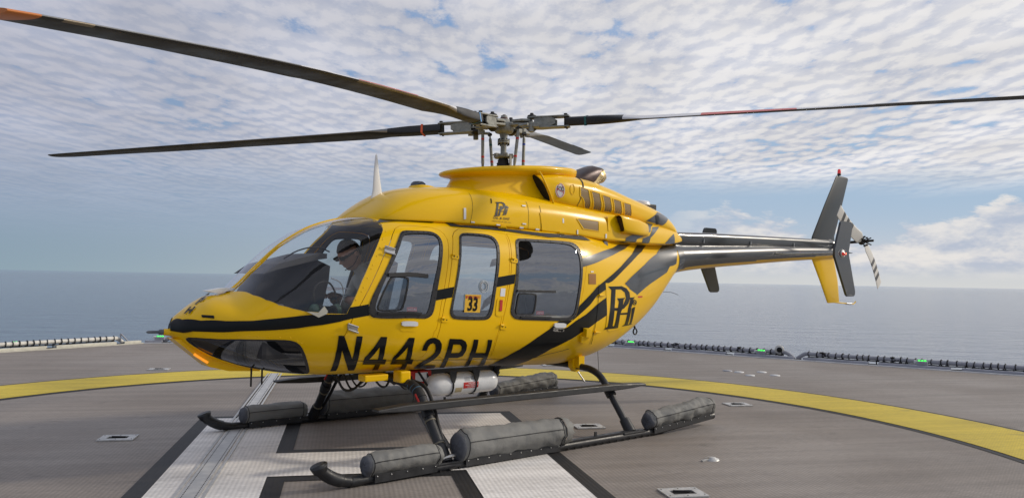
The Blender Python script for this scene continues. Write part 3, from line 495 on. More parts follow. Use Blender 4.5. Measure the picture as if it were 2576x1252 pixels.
def dens(p,h):
    o=[]
    for a,b in zip(p,np.roll(p,-1,0)):
        k=max(1,int(math.ceil(np.hypot(*(b-a))/h)))
        for i in range(k): o.append(a+(b-a)*i/k)
    return np.array(o)
def odens(p,h): return np.concatenate([a+(b-a)*np.arange(0,1,1/max(1,int(np.hypot(*(b-a))/h)))[:,None] for a,b in zip(p[:-1],p[1:])]+[p[-1:]])
def inside(pts,poly):
    x,y=pts[:,0],pts[:,1];r=np.zeros(len(pts),bool)
    for a,b in zip(poly,np.roll(poly,-1,0)):
        c=((a[1]>y)!=(b[1]>y));
        with np.errstate(divide='ignore',invalid='ignore'): r^=c&(x<(b[0]-a[0])*(y-a[1])/(b[1]-a[1])+a[0])
    return r
def evalS(S,q,off):
    x=q[:,0];t=q[:,1]/TM;e=1e-3
    P=S.P(x,t);t1=np.clip(t+e,-1,1);t0=np.clip(t-e,-1,1)
    dx=S.P(x+e,t)-S.P(x-e,t);dt=S.P(x,t1)-S.P(x,t0);N=np.cross(dx,dt)
    # outward: away from the loft's axis
    ax=np.stack([x,np.zeros_like(x),np.full_like(x,0)],1);ax[:,2]=S.f[2](x)
    N*=np.sign((N*(P-ax)).sum(1))[:,None];N/=np.linalg.norm(N,axis=1)[:,None]+1e-12
    return P+N*off,N
def skin(S,name,outer,mats,parent=None,holes=(),off=0.,thick=0.,h=.07,mirror=False,label=None,edge=None,gridonly=False,shear=None):
    """trimmed panel of loft S; outer/holes are (x, t*TM) arrays"""
    edge=edge or h
    rings=[dens(np.asarray(outer),edge)]+[dens(np.asarray(k),edge) for k in holes]
    V=np.concatenate(rings);E=[];b=0
    for r in rings:
        E+=[(b+i,b+(i+1)%len(r)) for i in range(len(r))];b+=len(r)
    lo,hi=rings[0].min(0),rings[0].max(0)
    gx=np.arange(lo[0]+h*.5,hi[0],h);gy=np.arange(lo[1]+h*.25,hi[1],h*.55)
    if len(gx) and len(gy):
        G=np.stack(np.meshgrid(gx,gy,indexing='ij'),-1).reshape(-1,2);k=inside(G,rings[0])
        for r in rings[1:]: k&=~inside(G,r)
        G=G[k]
        if len(G):
            d=np.min(np.hypot(G[:,None,0]-V[None,:,0],G[:,None,1]-V[None,:,1]),1);G=G[d>h*.3];V=np.concatenate([V,G])
    vs,es,fs,*_=delaunay_2d_cdt([Vector(v) for v in V],E,[],0,1e-6)
    vs=np.array([v[:] for v in vs]);fs=np.array([f[:] for f in fs if len(f)==3])
    c=vs[fs].mean(1);k=inside(c,rings[0])
    for r in rings[1:]: k&=~inside(c,r)
    fs=fs[k]
    a=vs[fs];ar=(a[:,1,0]-a[:,0,0])*(a[:,2,1]-a[:,0,1])-(a[:,1,1]-a[:,0,1])*(a[:,2,0]-a[:,0,0]);fs=fs[np.abs(ar)>1e-9]
    Po,N=evalS(S,vs,off)
    verts=Po;faces=[tuple(f) for f in fs];mi=[0]*len(faces);nrm=N
    if thick:
        n=len(vs);Pi=Po-N*thick;verts=np.concatenate([Po,Pi]);nrm=np.concatenate([N,-N])
        faces+=[(f[2]+n,f[1]+n,f[0]+n) for f in fs];mi+=[1 if len(mats)>1 else 0]*len(fs)
        cnt={}
        for f in fs:
            for i in range(3):
                e=(f[i],f[(i+1)%3]);cnt[frozenset(e)]=cnt.get(frozenset(e),[])+[e]
        for e in cnt.values():
            if len(e)==1:
                i,j=e[0];faces.append((j,i,i+n,j+n));mi.append(0)
    if mirror: verts=verts*np.array([1,-1,1]);nrm=nrm*np.array([1,-1,1]);faces=[f[::-1] for f in faces]
    # orient with outward normal
    f0=faces[:len(fs)];A=verts[np.array([f[:3] for f in f0])];fn=np.cross(A[:,1]-A[:,0],A[:,2]-A[:,0])
    if (fn*nrm[np.array([f[0] for f in f0])]).sum()<0: faces=[f[::-1] for f in faces]
    if shear: verts=shear(verts)
    used=sorted({i for f in faces for i in f});mp={u:i for i,u in enumerate(used)}
    me=bpy.data.meshes.new(name);me.from_pydata([tuple(verts[u]) for u in used],[],[tuple(mp[i] for i in f) for f in faces]);me.update()
    o=link(name,me,mats,parent,True,label);me.polygons.foreach_set('material_index',mi)
    nf=len(fs)
    sm=[True]*(nf*2 if thick else nf);sm+= [False]*(len(faces)-len(sm));me.polygons.foreach_set('use_smooth',sm)
    ln=[]
    for p in me.polygons:
        for vi in p.vertices:
            ln.append((0,0,0) if not p.use_smooth else tuple(nrm[used[vi]]))
    if shear is None: me.normals_split_custom_set(ln)
    return o
def sh(k): return npoly(SH[k])
def full_loft(S,name,mats,parent,nx=80,nt=28,off=0.,thick=0.,label=None,matfn=None,shear=None,x0=None,x1=None,caps=True,capmat=0):
    xs=np.linspace(x0 if x0 is not None else S.x0,x1 if x1 is not None else S.x1,nx);ts=np.linspace(-1,1,nt)
    X,T=np.meshgrid(xs,ts,indexing='ij');P=S.P(X,T).reshape(-1,3)
    P2=P.copy();P2[:,1]*=-1
    m=MB();n=2*nt-2;V=[]
    for i in range(nx):
        r=list(P[i*nt:(i+1)*nt])+list(P2[i*nt+1:(i+1)*nt-1][::-1]);V+=r
    V=np.array(V)
    if shear: V=shear(V)
    F=[];MI=[]
    for i in range(nx-1):
        for k in range(n):
            F.append((i*n+k,i*n+(k+1)%n,(i+1)*n+(k+1)%n,(i+1)*n+k))
            MI.append(matfn(xs[i],V[i*n+k]) if matfn else 0)
    me=bpy.data.meshes.new(name)
    if caps:
        F.append(tuple(range(n))[::-1]);F.append(tuple(range((nx-1)*n,nx*n)));MI+=[capmat,capmat]
    me.from_pydata([tuple(v) for v in V],[],F);me.update();o=link(name,me,mats,parent,True,label)
    me.polygons.foreach_set('material_index',MI)
    if caps:
        me.polygons[len(F)-1].use_smooth=False;me.polygons[len(F)-2].use_smooth=False
    bm=bmesh.new();bm.from_mesh(me);bmesh.ops.recalc_face_normals(bm,faces=bm.faces);bm.to_mesh(me);bm.free()
    return o
_fontcache={}
def text_mesh(s,size=1.,bold=0.,shear=0.,spacing=1.):
    cu=bpy.data.curves.new('t','FONT');cu.body=s;cu.size=size;cu.offset=bold;cu.shear=shear;cu.space_character=spacing;cu.resolution_u=3
    o=bpy.data.objects.new('t',cu);C.objects.link(o);dg=bpy.context.evaluated_depsgraph_get();me=bpy.data.meshes.new_from_object(o.evaluated_get(dg))
    v=np.array([p.co[:] for p in me.vertices]);f=[tuple(p.vertices) for p in me.polygons];C.objects.unlink(o);bpy.data.objects.remove(o);bpy.data.meshes.remove(me);return v,f
def text_on(S,s,p0,p1,height,name,m,parent,off=.004,bold=0.,slant=0.):
    """lettering between two (x,t) base-line ends on a curved skin; height in t"""
    v,f=text_mesh(s,1.,bold,slant);w0=v[:,0].min();u=(v[:,0]-w0)/(v[:,0].max()-w0);hh=(v[:,1])/.72
    q=np.stack([p0[0]+(p1[0]-p0[0])*u,(p0[1]+(p1[1]-p0[1])*u+height*hh)*TM],1)
    P,N=evalS(S,q,off);mb=MB().add(P,f,0,False);return mb.build(name,m,parent,fix=False)
def text_flat(s,origin,xd,yd,width,name,m,parent,bold=0.,slant=0.,height=None):
    v,f=text_mesh(s,1.,bold,slant);w0=v[:,0].min();k=width/(v[:,0].max()-w0);ky=k if height is None else height/.72
    xd=Vector(xd).normalized();yd=Vector(yd).normalized();o=Vector(origin)
    return MB().add([o+xd*((p[0]-w0)*k)+yd*(p[1]*ky) for p in v],f,0,False).build(name,m,parent,fix=False)
# ------------------------------------------------------------------ setting: sea and helideck
CC=Vector((-1.54,-.53,0));DA=math.radians(-27)
DU=Vector((math.cos(DA),math.sin(DA),0));DV=Vector((-math.sin(DA),math.cos(DA),0))
def dk(u,v,z=0): return CC+DU*u+DV*v+Vector((0,0,z))
def deckobj(o): o.location=CC;o.rotation_euler=(0,0,DA);return o
def struct(o): o['kind']='structure';return o
# sea
ms=bpy.data.materials.new('sea_water');ms.use_nodes=True;t=NT(ms.node_tree);b=t.n['Principled BSDF']
pos=t.new('ShaderNodeNewGeometry').outputs['Position']
rot=t.xyz(*[t.vm('DOT_PRODUCT',pos,v,out=1) for v in ((.77,-.63,0),(.63,.77,0),(0,0,1))])
b.inputs['Base Color'].default_value=(.075,.108,.178,1);b.inputs['Roughness'].default_value=.07;b.inputs['IOR'].default_value=1.55
sp=t.vm('MULTIPLY',rot,(.065,.20,1));sp2=t.vm('MULTIPLY',rot,(.02,.05,1));sp3=t.vm('MULTIPLY',rot,(.5,1.1,1))
hgt=t.m('ADD',t.m('ADD',t.m('MULTIPLY',t.noise(sp,1,5,.62,.4),1.7),t.m('MULTIPLY',t.noise(sp2,1,3,.5),3.0)),t.m('MULTIPLY',t.noise(sp3,1,3,.6),.45))
bn=t.new('ShaderNodeBump');bn.inputs['Strength'].default_value=1;bn.inputs['Distance'].default_value=.85;rp=t.noise(t.vm('MULTIPLY',rot,(.045,.16,1)),1,6,.65,.5);t.l.new(t.ss(rp,.33,.50,.12,.5),b.inputs['Specular IOR Level']);t.l.new(hgt,bn.inputs['Height']);t.l.new(bn.outputs[0],b.inputs['Normal'])
mb=MB();R=90000;mb.add([(R*math.cos(a),R*math.sin(a),-30) for a in np.linspace(0,2*math.pi,64,endpoint=False)],[tuple(range(64))],0,False)
struct(mb.build('sea',ms))
# deck surface
def deckmat(name,col,col2=None,edge=0):
    m=bpy.data.materials.new(name);m.use_nodes=True;t=NT(m.node_tree);b=t.n['Principled BSDF']
    ob=t.new('ShaderNodeTexCoord').outputs['Object'];b.inputs['Roughness'].default_value=.62;b.inputs['Specular IOR Level'].default_value=.5
    s1=t.noise(t.vm('MULTIPLY',ob,(.35,5,1)),1,4,.6);s2=t.noise(ob,.45,3,.5);s3=t.noise(t.vm('MULTIPLY',ob,(14,90,1)),1,2,.6)
    f=t.m('MULTIPLY',t.m('MULTIPLY',t.ss(s1,.25,.75,.85,1.12),t.ss(s2,.3,.7,.88,1.12)),t.ss(s3,.3,.7,.86,1.12))
    X,Y,Z=t.sep(ob)[0:3]
    rib=t.m('SINE',t.m('MULTIPLY',Y,2*math.pi/.030));tooth=t.m('SINE',t.m('MULTIPLY',X,2*math.pi/.034))
    g=t.m('ADD',t.m('MULTIPLY',rib,.5),.5);g2=t.m('MULTIPLY',g,t.m('ADD',t.m('MULTIPLY',tooth,.35),.65))
    f=t.m('MULTIPLY',f,t.m('MULTIPLY_ADD',g2,.42,.78))
    c=t.mix(t.ss(s2,.3,.7),col,col2 or col)
    # rubber scuffs and grime
    sc_=t.noise(t.vm('MULTIPLY',ob,(1.2,2.6,1)),1.6,6,.7,.8);c=t.mix(t.ss(sc_,.57,.76,0,.45),c,(.06,.052,.046))
    v=t.vm('SCALE',c);t.put(v.node.inputs['Scale'],f);t.l.new(v,b.inputs['Base Color'])
    bn=t.new('ShaderNodeBump');bn.inputs['Strength'].default_value=.55;bn.inputs['Distance'].default_value=.004;t.l.new(g2,bn.inputs['Height']);t.l.new(bn.outputs[0],b.inputs['Normal'])
    return m
MDK=deckmat('deck_coating',(.240,.206,.178),(.255,.228,.206));MYL=deckmat('yellow_marking_paint',(.62,.47,.03));MBK=deckmat('black_marking_paint',(.013,.013,.015));MWH=deckmat('white_marking_paint',(.78,.755,.725))
AP=10.9
def octa(ap):
    aps=[ap+(1.6 if k in (0,4) else 0) for k in range(8)];o=[]
    for k in range(8):
        a,b=k*math.pi/4,(k+1)*math.pi/4;M_=Matrix(((math.cos(a),math.sin(a)),(math.cos(b),math.sin(b))));o.append(tuple(M_.inverted()@Vector((aps[k],aps[(k+1)%8]))))
    return o
o=octa(AP);mb=MB();mb.prism([(x,y) for x,y in octa(11.32)],-.62,-.012,'xy')
deckobj(struct(mb.build('helideck_substructure',KERBG)))
mb=MB();mb.prism(o,-.012,0,'xy');deckobj(struct(mb.build('helideck',MDK)))
def ring(r0,r1,z,name,m,n=180):
    V=[];F=[]
    for k in range(n):
        a=2*math.pi*k/n;V+=[(r0*math.cos(a),r0*math.sin(a),z),(r1*math.cos(a),r1*math.sin(a),z)]
    for k in range(n): j=(k+1)%n;F.append((2*k,2*k+1,2*j+1,2*j))
    return deckobj(struct(MB().add(V,F,0,False).build(name,m)))
ring(5.39,6.60,.004,'circle_marking_border',MBK);ring(5.475,6.52,.008,'yellow_circle_marking',MYL)
def flat(polys,z,name,m):
    mb=MB()
    for p in polys: mb.add([(x,y,z) for x,y in p],[tuple(range(len(p)))],0,False)
    return deckobj(struct(mb.build(name,m,fix=False)))
def rc(x0,y0,x1,y1): return [(x0,y0),(x1,y0),(x1,y1),(x0,y1)]
b_=.135
flat([rc(-1.725-b_,-2.3-b_,-.97+b_,1.85+b_),rc(.52-b_,-2.3-b_,1.29+b_,1.85+b_),rc(-.97+b_,-.61-b_,.52-b_,.155+b_)],.004,'letter_h_border',MBK)
flat([rc(-1.725,-2.3,-.97,1.85),rc(.52,-2.3,1.29,1.85),rc(-.97,-.61,.52,.155)],.008,'letter_h_marking',MWH)
# aluminium joint strip with perforated edges
mb=MB();mb.box((-1.425,1.55,.013),(.13,8.0,.006));mb.box((-1.52,1.55,.012),(.02,8.0,.005));mb.box((-1.33,1.55,.012),(.02,8.0,.005))
for k in range(200):
    for s in (-.045,.045): mb.box((-1.425+s,-2.4+k*.04,.0165),(.006,.022,.001),mi=1)
st=deckobj(mb.build('joint_strip',[ALU,DARK]));tag(st,'long perforated pale metal strip crossing the left leg of the H','metal strip')
# perimeter kerbs, gutters, pipes: one set per deck side that is in view
def side_frame(ang,ap):  # ang in deck frame degrees; returns functions along the side
    a=math.radians(ang);n=Vector((math.cos(a),math.sin(a),0));tt=Vector((-math.sin(a),math.cos(a),0))
    L=ap*math.tan(math.pi/8)
    return n,tt,L
sides={45:'starboard rear',90:'far',135:'left'}
labels={45:('white and grey raised edge kerb along the right far side of the deck','grey tube lashed with black cord along the right deck edge'),
 90:('pale raised kerb along the deck edge hidden behind the helicopter','grey lashed tube on the deck edge behind the helicopter nose'),
 135:('off white raised kerb along the left far deck edge','pale tube lashed with black cord along the left deck edge')}
for ang in (45,90,135):
    n,tt,L=side_frame(ang,AP);vs_=octa(AP);kk=ang//45;ea,eb=[Vector((*vs_[j],0)).dot(tt) for j in ((kk-1)%8,kk)];mid_=(ea+eb)/2;L=(eb-ea)/2;n=n+tt*0
    OFF=tt*mid_
    rt=thing('deck_edge_kerb',labels[ang][0],'kerb',CC,DA)
    km=CREAM if ang==135 else KERB;gm=CREAM if ang==135 else KERBG
    rot=Matrix.Rotation(math.radians(ang),3,'Z')
    MB().box(OFF+n*(AP+.04),(.08,2*L+.03,.03),rot).build('inner_lip',km,rt)
    # upstand in lengths with dark scuppers between
    gaps=[];s=-L+.45
    while s<L: gaps.append(s);s+=1.36
    prev=-L
    for g in gaps+[L]:
        a0,a1=prev,(g-.085 if g<L else L)
        if a1-a0>.05: MB().box(OFF+n*(AP+.13)+tt*((a0+a1)/2)+Vector((0,0,.022)),(.09,a1-a0,.075),rot,bev=.008).build('upstand',gm,rt)
        if g<L:
            mbx=MB();mbx.box(OFF+n*(AP+.13)+tt*g+Vector((0,0,-.002)),(.085,.165,.02),rot)
            for q in range(3): mbx.box(OFF+n*(AP+.11)+tt*(g+random.uniform(-.05,.05))+Vector((0,0,.02)),(.02,.13,.012),Matrix.Rotation(math.radians(ang+random.uniform(-35,35)),3,'Z'))
            mbx.build('scupper',LASH,rt);
            # scupper dark drain
        prev=g+.085
    pm=PIPEW if ang==135 else PIPE
    breaks={45:[-L+.12,-.42,L-.1],90:[-L+.3,L-.3],135:[-L+.25,L-.1]}[ang]
    # 45 deg side: joint where the tubes bend down, at deck uv (8.45,7.32)
    if ang==45: g0=(Vector((8.45,7.32,0))-OFF).dot(tt);breaks=[-L+.12,g0,L-.1]
    for i in range(len(breaks)-1):
        a0,a1=breaks[i]+.03,breaks[i+1]-.03
        lb=labels[ang][1]
        if ang==45: lb=('grey tube lashed with black cord, running right from the bent joint','grey tube lashed with black cord, between the helicopter tail and the floodlight')[i]
        pr=thing('edge_tube',lb,'tube',CC,DA)
        c0=OFF+n*(AP+.27)
        path=[c0+tt*a0+Vector((0,0,.01)),c0+tt*(a0+.05)+Vector((0,0,.05)),c0+tt*(a0+.15)+Vector((0,0,.115))]+[c0+tt*(a0+.3+(a1-a0-.6)*k/8)+Vector((0,0,.12)) for k in range(9)]+[c0+tt*(a1-.15)+Vector((0,0,.115)),c0+tt*(a1-.05)+Vector((0,0,.05)),c0+tt*a1+Vector((0,0,.01))]
        MB().tube(smoothpath(path,3),.040,12).build('tube',pm,pr)
        lm=MB();s=a0+.2
        while s<a1-.15:
            tw=random.uniform(.012,.022);pts=[]
            for k in range(9):
                aa=2*math.pi*k/8;pts.append(c0+tt*(s+.03*math.sin(aa/2)+random.uniform(-.004,.004))+Vector((0,0,.12))+n*(.051*math.cos(aa))+Vector((0,0,.051*math.sin(aa))))
            lm.tube(pts,tw*.55,5)
            if random.random()<.55: lm.box(c0+tt*(s+.05)+Vector((0,0,.045)),(.012,.02,.07),rot)
            s+=random.uniform(.10,.16)
            if random.random()<.07:
                for q in range(6): lm.box(c0+tt*(s+random.uniform(-.05,.05))+Vector((0,0,.12+random.uniform(-.05,.05))),(.11,.035,.02),Matrix.Rotation(math.radians(ang+random.uniform(-50,50)),3,'Z'))
        lm.tube([c0+tt*(a0+.2+(a1-a0-.4)*k/20)+Vector((0,0,.062+.006*math.sin(k*2.1))) for k in range(21)],.010,6)
        lm.build('cord_lashing',LASH,pr,kind='stuff')
# green edge lights
def green_light(u,v,ang,label):
    nx,ny=math.cos(math.radians(ang)),math.sin(math.radians(ang));r=thing('edge_light',label,'light',dk(u-.10*nx,v-.10*ny,.06),DA+math.radians(ang),'green lights along the deck edge')
    MB().box((0,0,.035),(.12,.19,.07),bev=.012).build('housing',CREAM if label.startswith('green light on the left') else PIPE,r)
    MB().box((0,.115,.05),(.07,.04,.06),bev=.006).build('junction_box',KERB,r)
    mb=MB()
    for k in (-1,0,1): mb.lathe((0,k*.05,.07),[(0,.020),(.012,.019),(.022,.010),(.024,.002)],seg=10)
    mb.build('lens',GRN,r)
green_light(-6.50,9.64,135,'green light on the left deck edge, leftmost of all');green_light(-4.24,11.2,90,'green deck light just left of the helicopter nose tip')
green_light(5.98,9.87,45,'green deck light right below the rear belly of the helicopter');green_light(8.02,7.83,45,'green deck light beside the round floodlight');green_light(10.08,5.76,45,'green deck light farthest right, alone on the tube')
# floodlight
r=thing('floodlight','round cream floodlight on a bracket at the deck edge','floodlight',dk(8.30,7.66,.0),math.radians(122))
MB().lathe((0,.17,.17),[(0,.09),(-.04,.093),(-.06,.075),(-.19,.078),(-.26,.07),(-.30,.03)],(0,1,0),24).build('lamp_body',CREAM,r)
MB().lathe((0,.172,.17),[(0,.085),(.01,.08),(.012,.0)],(0,1,0),24).build('front_ring',ALU,r);MB().lathe((0,.186,.17),[(0,.055),(.006,.05),(.01,.0)],(0,1,0),20).build('lens',BLK,r)
MB().box((0,.02,.05),(.05,.07,.14),bev=.004).build('bracket',CREAM,r)
MB().tube(smoothpath([(0,-.13,.17),(.02,-.22,.2),(.03,-.26,.12),(0,-.2,.05)],5),.01,6).build('cable',LASH,r)
# folded bracket on the left
r=thing('edge_bracket','small inclined grey metal arm where two edge tubes meet','bracket',dk(-4.93,10.78,.02),DA)
MB().tube([(0,0,.19),(.13,.03,.04)],.013,8).build('arm',PIPE,r);MB().box((-.005,0,.12),(.02,.03,.15)).build('post',PIPE,r)
# tie-down pockets
def tiedown(u,v,label,rz=0.,s=1.):
    r=thing('tie_down_pocket',label,'tie-down',dk(u,v,0),DA+rz,'recessed tie-down pockets in the deck')
    a,b,c,d=.15*s,.115*s,.085*s,.05*s;z=.012;mb=MB()
    for x0,y0,x1,y1 in ((-a,-b,a,-d),(-a,d,a,b),(-a,-d,-c,d),(c,-d,a,d)): mb.box(((x0+x1)/2,(y0+y1)/2,z/2+.001),(x1-x0-.001,y1-y0-.001,z),bev=.002)
    mb.build('frame',ALU,r)
    MB().box((0,0,.003),(2*c,2*d,.003)).build('pocket',DARK,r);MB().tube([(-c*.7,d*.7,.012),(c*.7,d*.2,.012)],.008,6).build('bar',DST,r)
    for k,(x,y) in enumerate(((-.13,-.08),(.13,-.08),(-.13,.08),(.13,.08),(0,-.085),(0,.085))): MB().lathe((x*s,y*s,.012),[(0,.006),(.003,.005)],seg=8).build('bolt',DST,r)
tiedown(-2.4,.97,'small white framed deck pocket left of the H marking');tiedown(-3.2,6.22,'white framed pocket beyond the yellow ring, below the nose')
tiedown(2.04,.99,'white framed pocket between the near grey floats');tiedown(4.34,2.14,'white framed pocket inside the ring, right of the skids')
tiedown(1.94,-1.47,'nearest and largest looking pocket at the bottom edge');tiedown(3.13,6.47,'white framed pocket seen just under the rear belly')
r=thing('deck_fitting','small round pale fitting with ringed lid on the open deck','deck fitting',dk(2.64,-.53,0))
MB().lathe((0,0,0),[(0,.065),(.01,.06),(.012,.04),(.02,.036),(.022,.0)],seg=20).build('lid',ALU,r);MB().box((-.09,0,.008),(.09,.02,.012)).build('tab',ALU,r)
for k,(wx,wy) in enumerate(((6.3,1.65),(6.31,1.43),(6.08,1.06),(6.66,1.22),(6.45,.84))):
    m=MB().lathe((0,0,0),[(0,.085),(.012,.08),(.013,.0)],seg=6).build('deck_plate',[KERB,KERBG][0] if k else PIPE,None);m.location=(wx,wy,0);m.rotation_euler=(0,0,k*.3)
    tag(m,['faint worn plate, leftmost of the five small deck plates','white hexagonal plate next to the faint one','lower left white plate of the small group','upper right white plate of the small group','lower right white plate, nearest the right of the group'][k],'deck plate','five small plates set in the deck')
# ------------------------------------------------------------------ helicopter
H=thing('helicopter','yellow and black helicopter with grey skid floats parked on the H','helicopter',(0,0,0))
def part(o): return o
ws=[(-1.80,.975*TM),(-2.0,.975*TM),(-2.2,.973*TM),(-2.4,.970*TM),(-2.6,.965*TM),(-2.74,.955*TM),(-2.80,.93*TM)]
wsp=np.array(ws+[tuple(p) for p in sh('windscreen')[9:]]);
wsp=wsp[[i for i in range(len(wsp)) if not (i>len(ws) and wsp[i,1]>.93*TM and wsp[i,0]<-1.9)]]
chin=chaikin(sh('chin'),1)
dF,dM,dR=sh('door_front'),sh('door_mid'),sh('door_rear')
wFo,wFi,wMo,wMi,wRo,wRi=[chaikin(sh(k),1) for k in ('win_front_o','win_front_i','win_mid_o','win_mid_i','win_rear_o','win_rear_i')]
whole=np.array([(BODY.x0,-TM),(BODY.x1,-TM),(BODY.x1,TM),(BODY.x0,TM)])
# dash of clearance so neighbouring door openings stay apart
def farshift(p):   # the far rear door reaches further aft
    p=p.copy();p[:,0]+=np.clip(p[:,0]+.38,0,None)*.42*np.clip((.62-p[:,0])*4+1,.2,1);return p
def nosefix(p):
    xs_=p[:,0]<-3.0;lo_=[tuple(q) for q in p[~xs_]];return np.array([(-3.2245,BODY.t_of_z(-3.2245,1.058)*TM),(-3.2245,.98*TM),(-3.17,BODY.t_of_z(-3.17,1.145)*TM)]+[tuple(q) for q in p[xs_] if q[1]>.12*TM and q[0]>-3.16]+lo_+[tuple(q) for q in p[xs_] if q[1]<=.12*TM and q[0]>-3.16]+[(-3.17,BODY.t_of_z(-3.17,1.050)*TM)])
for mir in (False,True):
    if mir: dR,wRo,wRi=farshift(dR),farshift(wRo),farshift(wRi)
    holes=[wsp,chin,inset(dF,.004),inset(dM,.004),inset(dR,.004)]
    body=skin(BODY,'fuselage_shell',whole,[YEL,INTY],H,holes,0,.018,h=.075,mirror=mir,edge=.05)
    for nm,poly,wo,wi,lab in (('cabin_door',dF,wFo,wFi,'front crew door with tall slanted window'),('centre_door',dM,wMo,wMi,'narrow middle door panel with a see-through window'),('cabin_door',dR,wRo,wRi,'rear cabin door with wide reflecting window')):
        dr=skin(BODY,nm,inset(poly,.009),[YEL,INTY],H,[inset(wo,.010)],.001,.022,h=.075,mirror=mir,label=lab,edge=.045)
        skin(BODY,'window_seal',wo,[SEAL],dr,[wi],.007,.02,h=.05,mirror=mir,edge=.03)
        skin(BODY,'window_pane',inset(wi,-.006),[GLS],dr,[],-.001,0,h=.06,mirror=mir,edge=.04)
        # seal screws
        mb=MB();q=dens((wo+0),.19);q=inset(q,.012)
        P,N=evalS(BODY,q,.008)
        for p_,n_ in zip(P,N):
            s=-1 if mir else 1;mb.lathe((p_[0],p_[1]*s,p_[2]),[(0,.006),(.003,.004)],(n_[0],n_[1]*s,n_[2]),6)
        mb.build('seal_screws',DST,dr,kind='stuff')
    gl=skin(BODY,'windscreen',inset(wsp,-.004),[GLW],H,[],.001,0,h=.06,mirror=mir,edge=.05)
    skin(BODY,'chin_window',inset(chin,-.004),[GLC],H,[],.001,0,h=.05,mirror=mir,edge=.04)
    skin(BODY,'chin_window_seal',inset(chin,-.012),[SEAL],H,[inset(chin,.010)],.003,.01,h=.05,mirror=mir,edge=.04)
    for k in ('nose_stripe','stripe_b','stripe_b2','stripe_c'): skin(BODY,'stripe',nosefix(sh(k)) if k=='nose_stripe' else sh(k),[BLK],H,[],.004,0,h=.06,mirror=mir,edge=.04)
    for k,m in (('S1',BLK),('S0',CHA),('S3',CHA)): skin(BODY,'stripe',sh(k),[m],H,[],.004,0,h=.05,mirror=mir,edge=.04)
    # roof-line black painted strip between cabin roof and cowling
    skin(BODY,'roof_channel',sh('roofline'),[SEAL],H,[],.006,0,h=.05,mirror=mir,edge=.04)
    q=sh('roofwin');skin(BODY,'roof_window',q,[GLC],H,[],.006,0,h=.05,mirror=mir)
# nose cap
cap=MB();ring_=[BODY.P(BODY.x0,t_) for t_ in np.linspace(-1,1,14)];rr=[tuple(p) for p in ring_]+[(p[0],-p[1],p[2]) for p in ring_[1:-1][::-1]]
cap.add(rr,[tuple(range(len(rr)))],0,False);cap.build('nose_cap',BLK,H)
# nose black tip ring continues round the front
# centre windscreen post
P_=[BODY.P(x,1.0) for x in np.linspace(-2.80,-1.78,26)];mb=MB();V=[];F=[]
for i,p in enumerate(P_):
    for yy,zz in ((-.018,-.004),(-.014,.008),(.014,.008),(.018,-.004)): V.append((p[0],yy,p[2]+zz))
for i in range(25):
    for k in range(3): F.append((i*4+k,i*4+k+1,(i+1)*4+k+1,(i+1)*4+k))
mb.add(V,F);mb.build('windscreen_post',YEL,H)
# rivets round the windscreen rear post and belly
mb=MB()
for rk in ('rivA','rivB'):
    q=sh(rk);q=np.concatenate([a+(b_-a)*np.arange(0,1,.075/max(.075,np.hypot(*(b_-a))))[:,None] for a,b_ in zip(q[:-1],q[1:])]);P,N=evalS(BODY,q,0)
    for p_,nv in zip(P,N):
        for s in (1,-1): mb.lathe((p_[0],p_[1]*s,p_[2]),[(0,.006),(.003,.004),(.004,.0)],(nv[0],nv[1]*s,nv[2]),6)
for xx in (.98,1.28,1.75,2.1):
    for i in range(22):
        q=np.array([(xx+.0*i,(-.35+i*.05)*TM)]);P,N=evalS(BODY,q,0)
        if P[0][2]<1.98: mb.lathe(P[0],[(0,.004),(.002,.003)],N[0],5)
mb.build('rivets',YEL,H,kind='stuff')
# registration lettering
def letters(S,items,name,m,off,par=H,label=None):
    for nm,hs in items: skin(S,name,sh(nm),[m],par,[sh(k) for k in hs],off,0,h=.03,edge=.03,label=label)
letters(BODY,(('L_N',()),('L_4',('L_4h',)),('L_4b',('L_4bh',)),('L_2',()),('L_P',('L_Ph',)),('L_H',())),'registration_letter',BLK,.005)
skin(BODY,'logo_background',npoly([(SH['G_P'][0][0]-.04,SH['G_P'][0][1]+.03),(SH['G_P'][2][0],SH['G_P'][2][1]+.03),(SH['G_P'][4][0]+.03,SH['G_P'][4][1]+.02),(SH['G_Hb'][1][0]+.03,SH['G_Hb'][1][1]+.025),(SH['G_dot'][0][0]+.03,SH['G_dot'][0][1]+.0),(SH['G_i'][5][0]+.05,SH['G_i'][5][1]-.02),(SH['G_P'][14][0]-.03,SH['G_P'][14][1]-.025),(SH['G_P'][16][0]-.03,SH['G_P'][16][1])]),[YEL],H,[],.0055,0,h=.05)
for s_,S,off,nm in (('G_',BODY,.008,'emblem_letter'),('g_',COWL,.004,'small_emblem_letter')):
    for k,hs in (('P',('Ph',)),('Ha',()),('Hc',()),('Hb',()),('i',()),('dot',())):
        skin(S,nm,sh(s_+k),[BLK if s_=='G_' else SEAL],H,[sh(s_+x) for x in hs],off+(.001 if k in('Ha','Hc') else 0),0,h=.03,edge=.02)
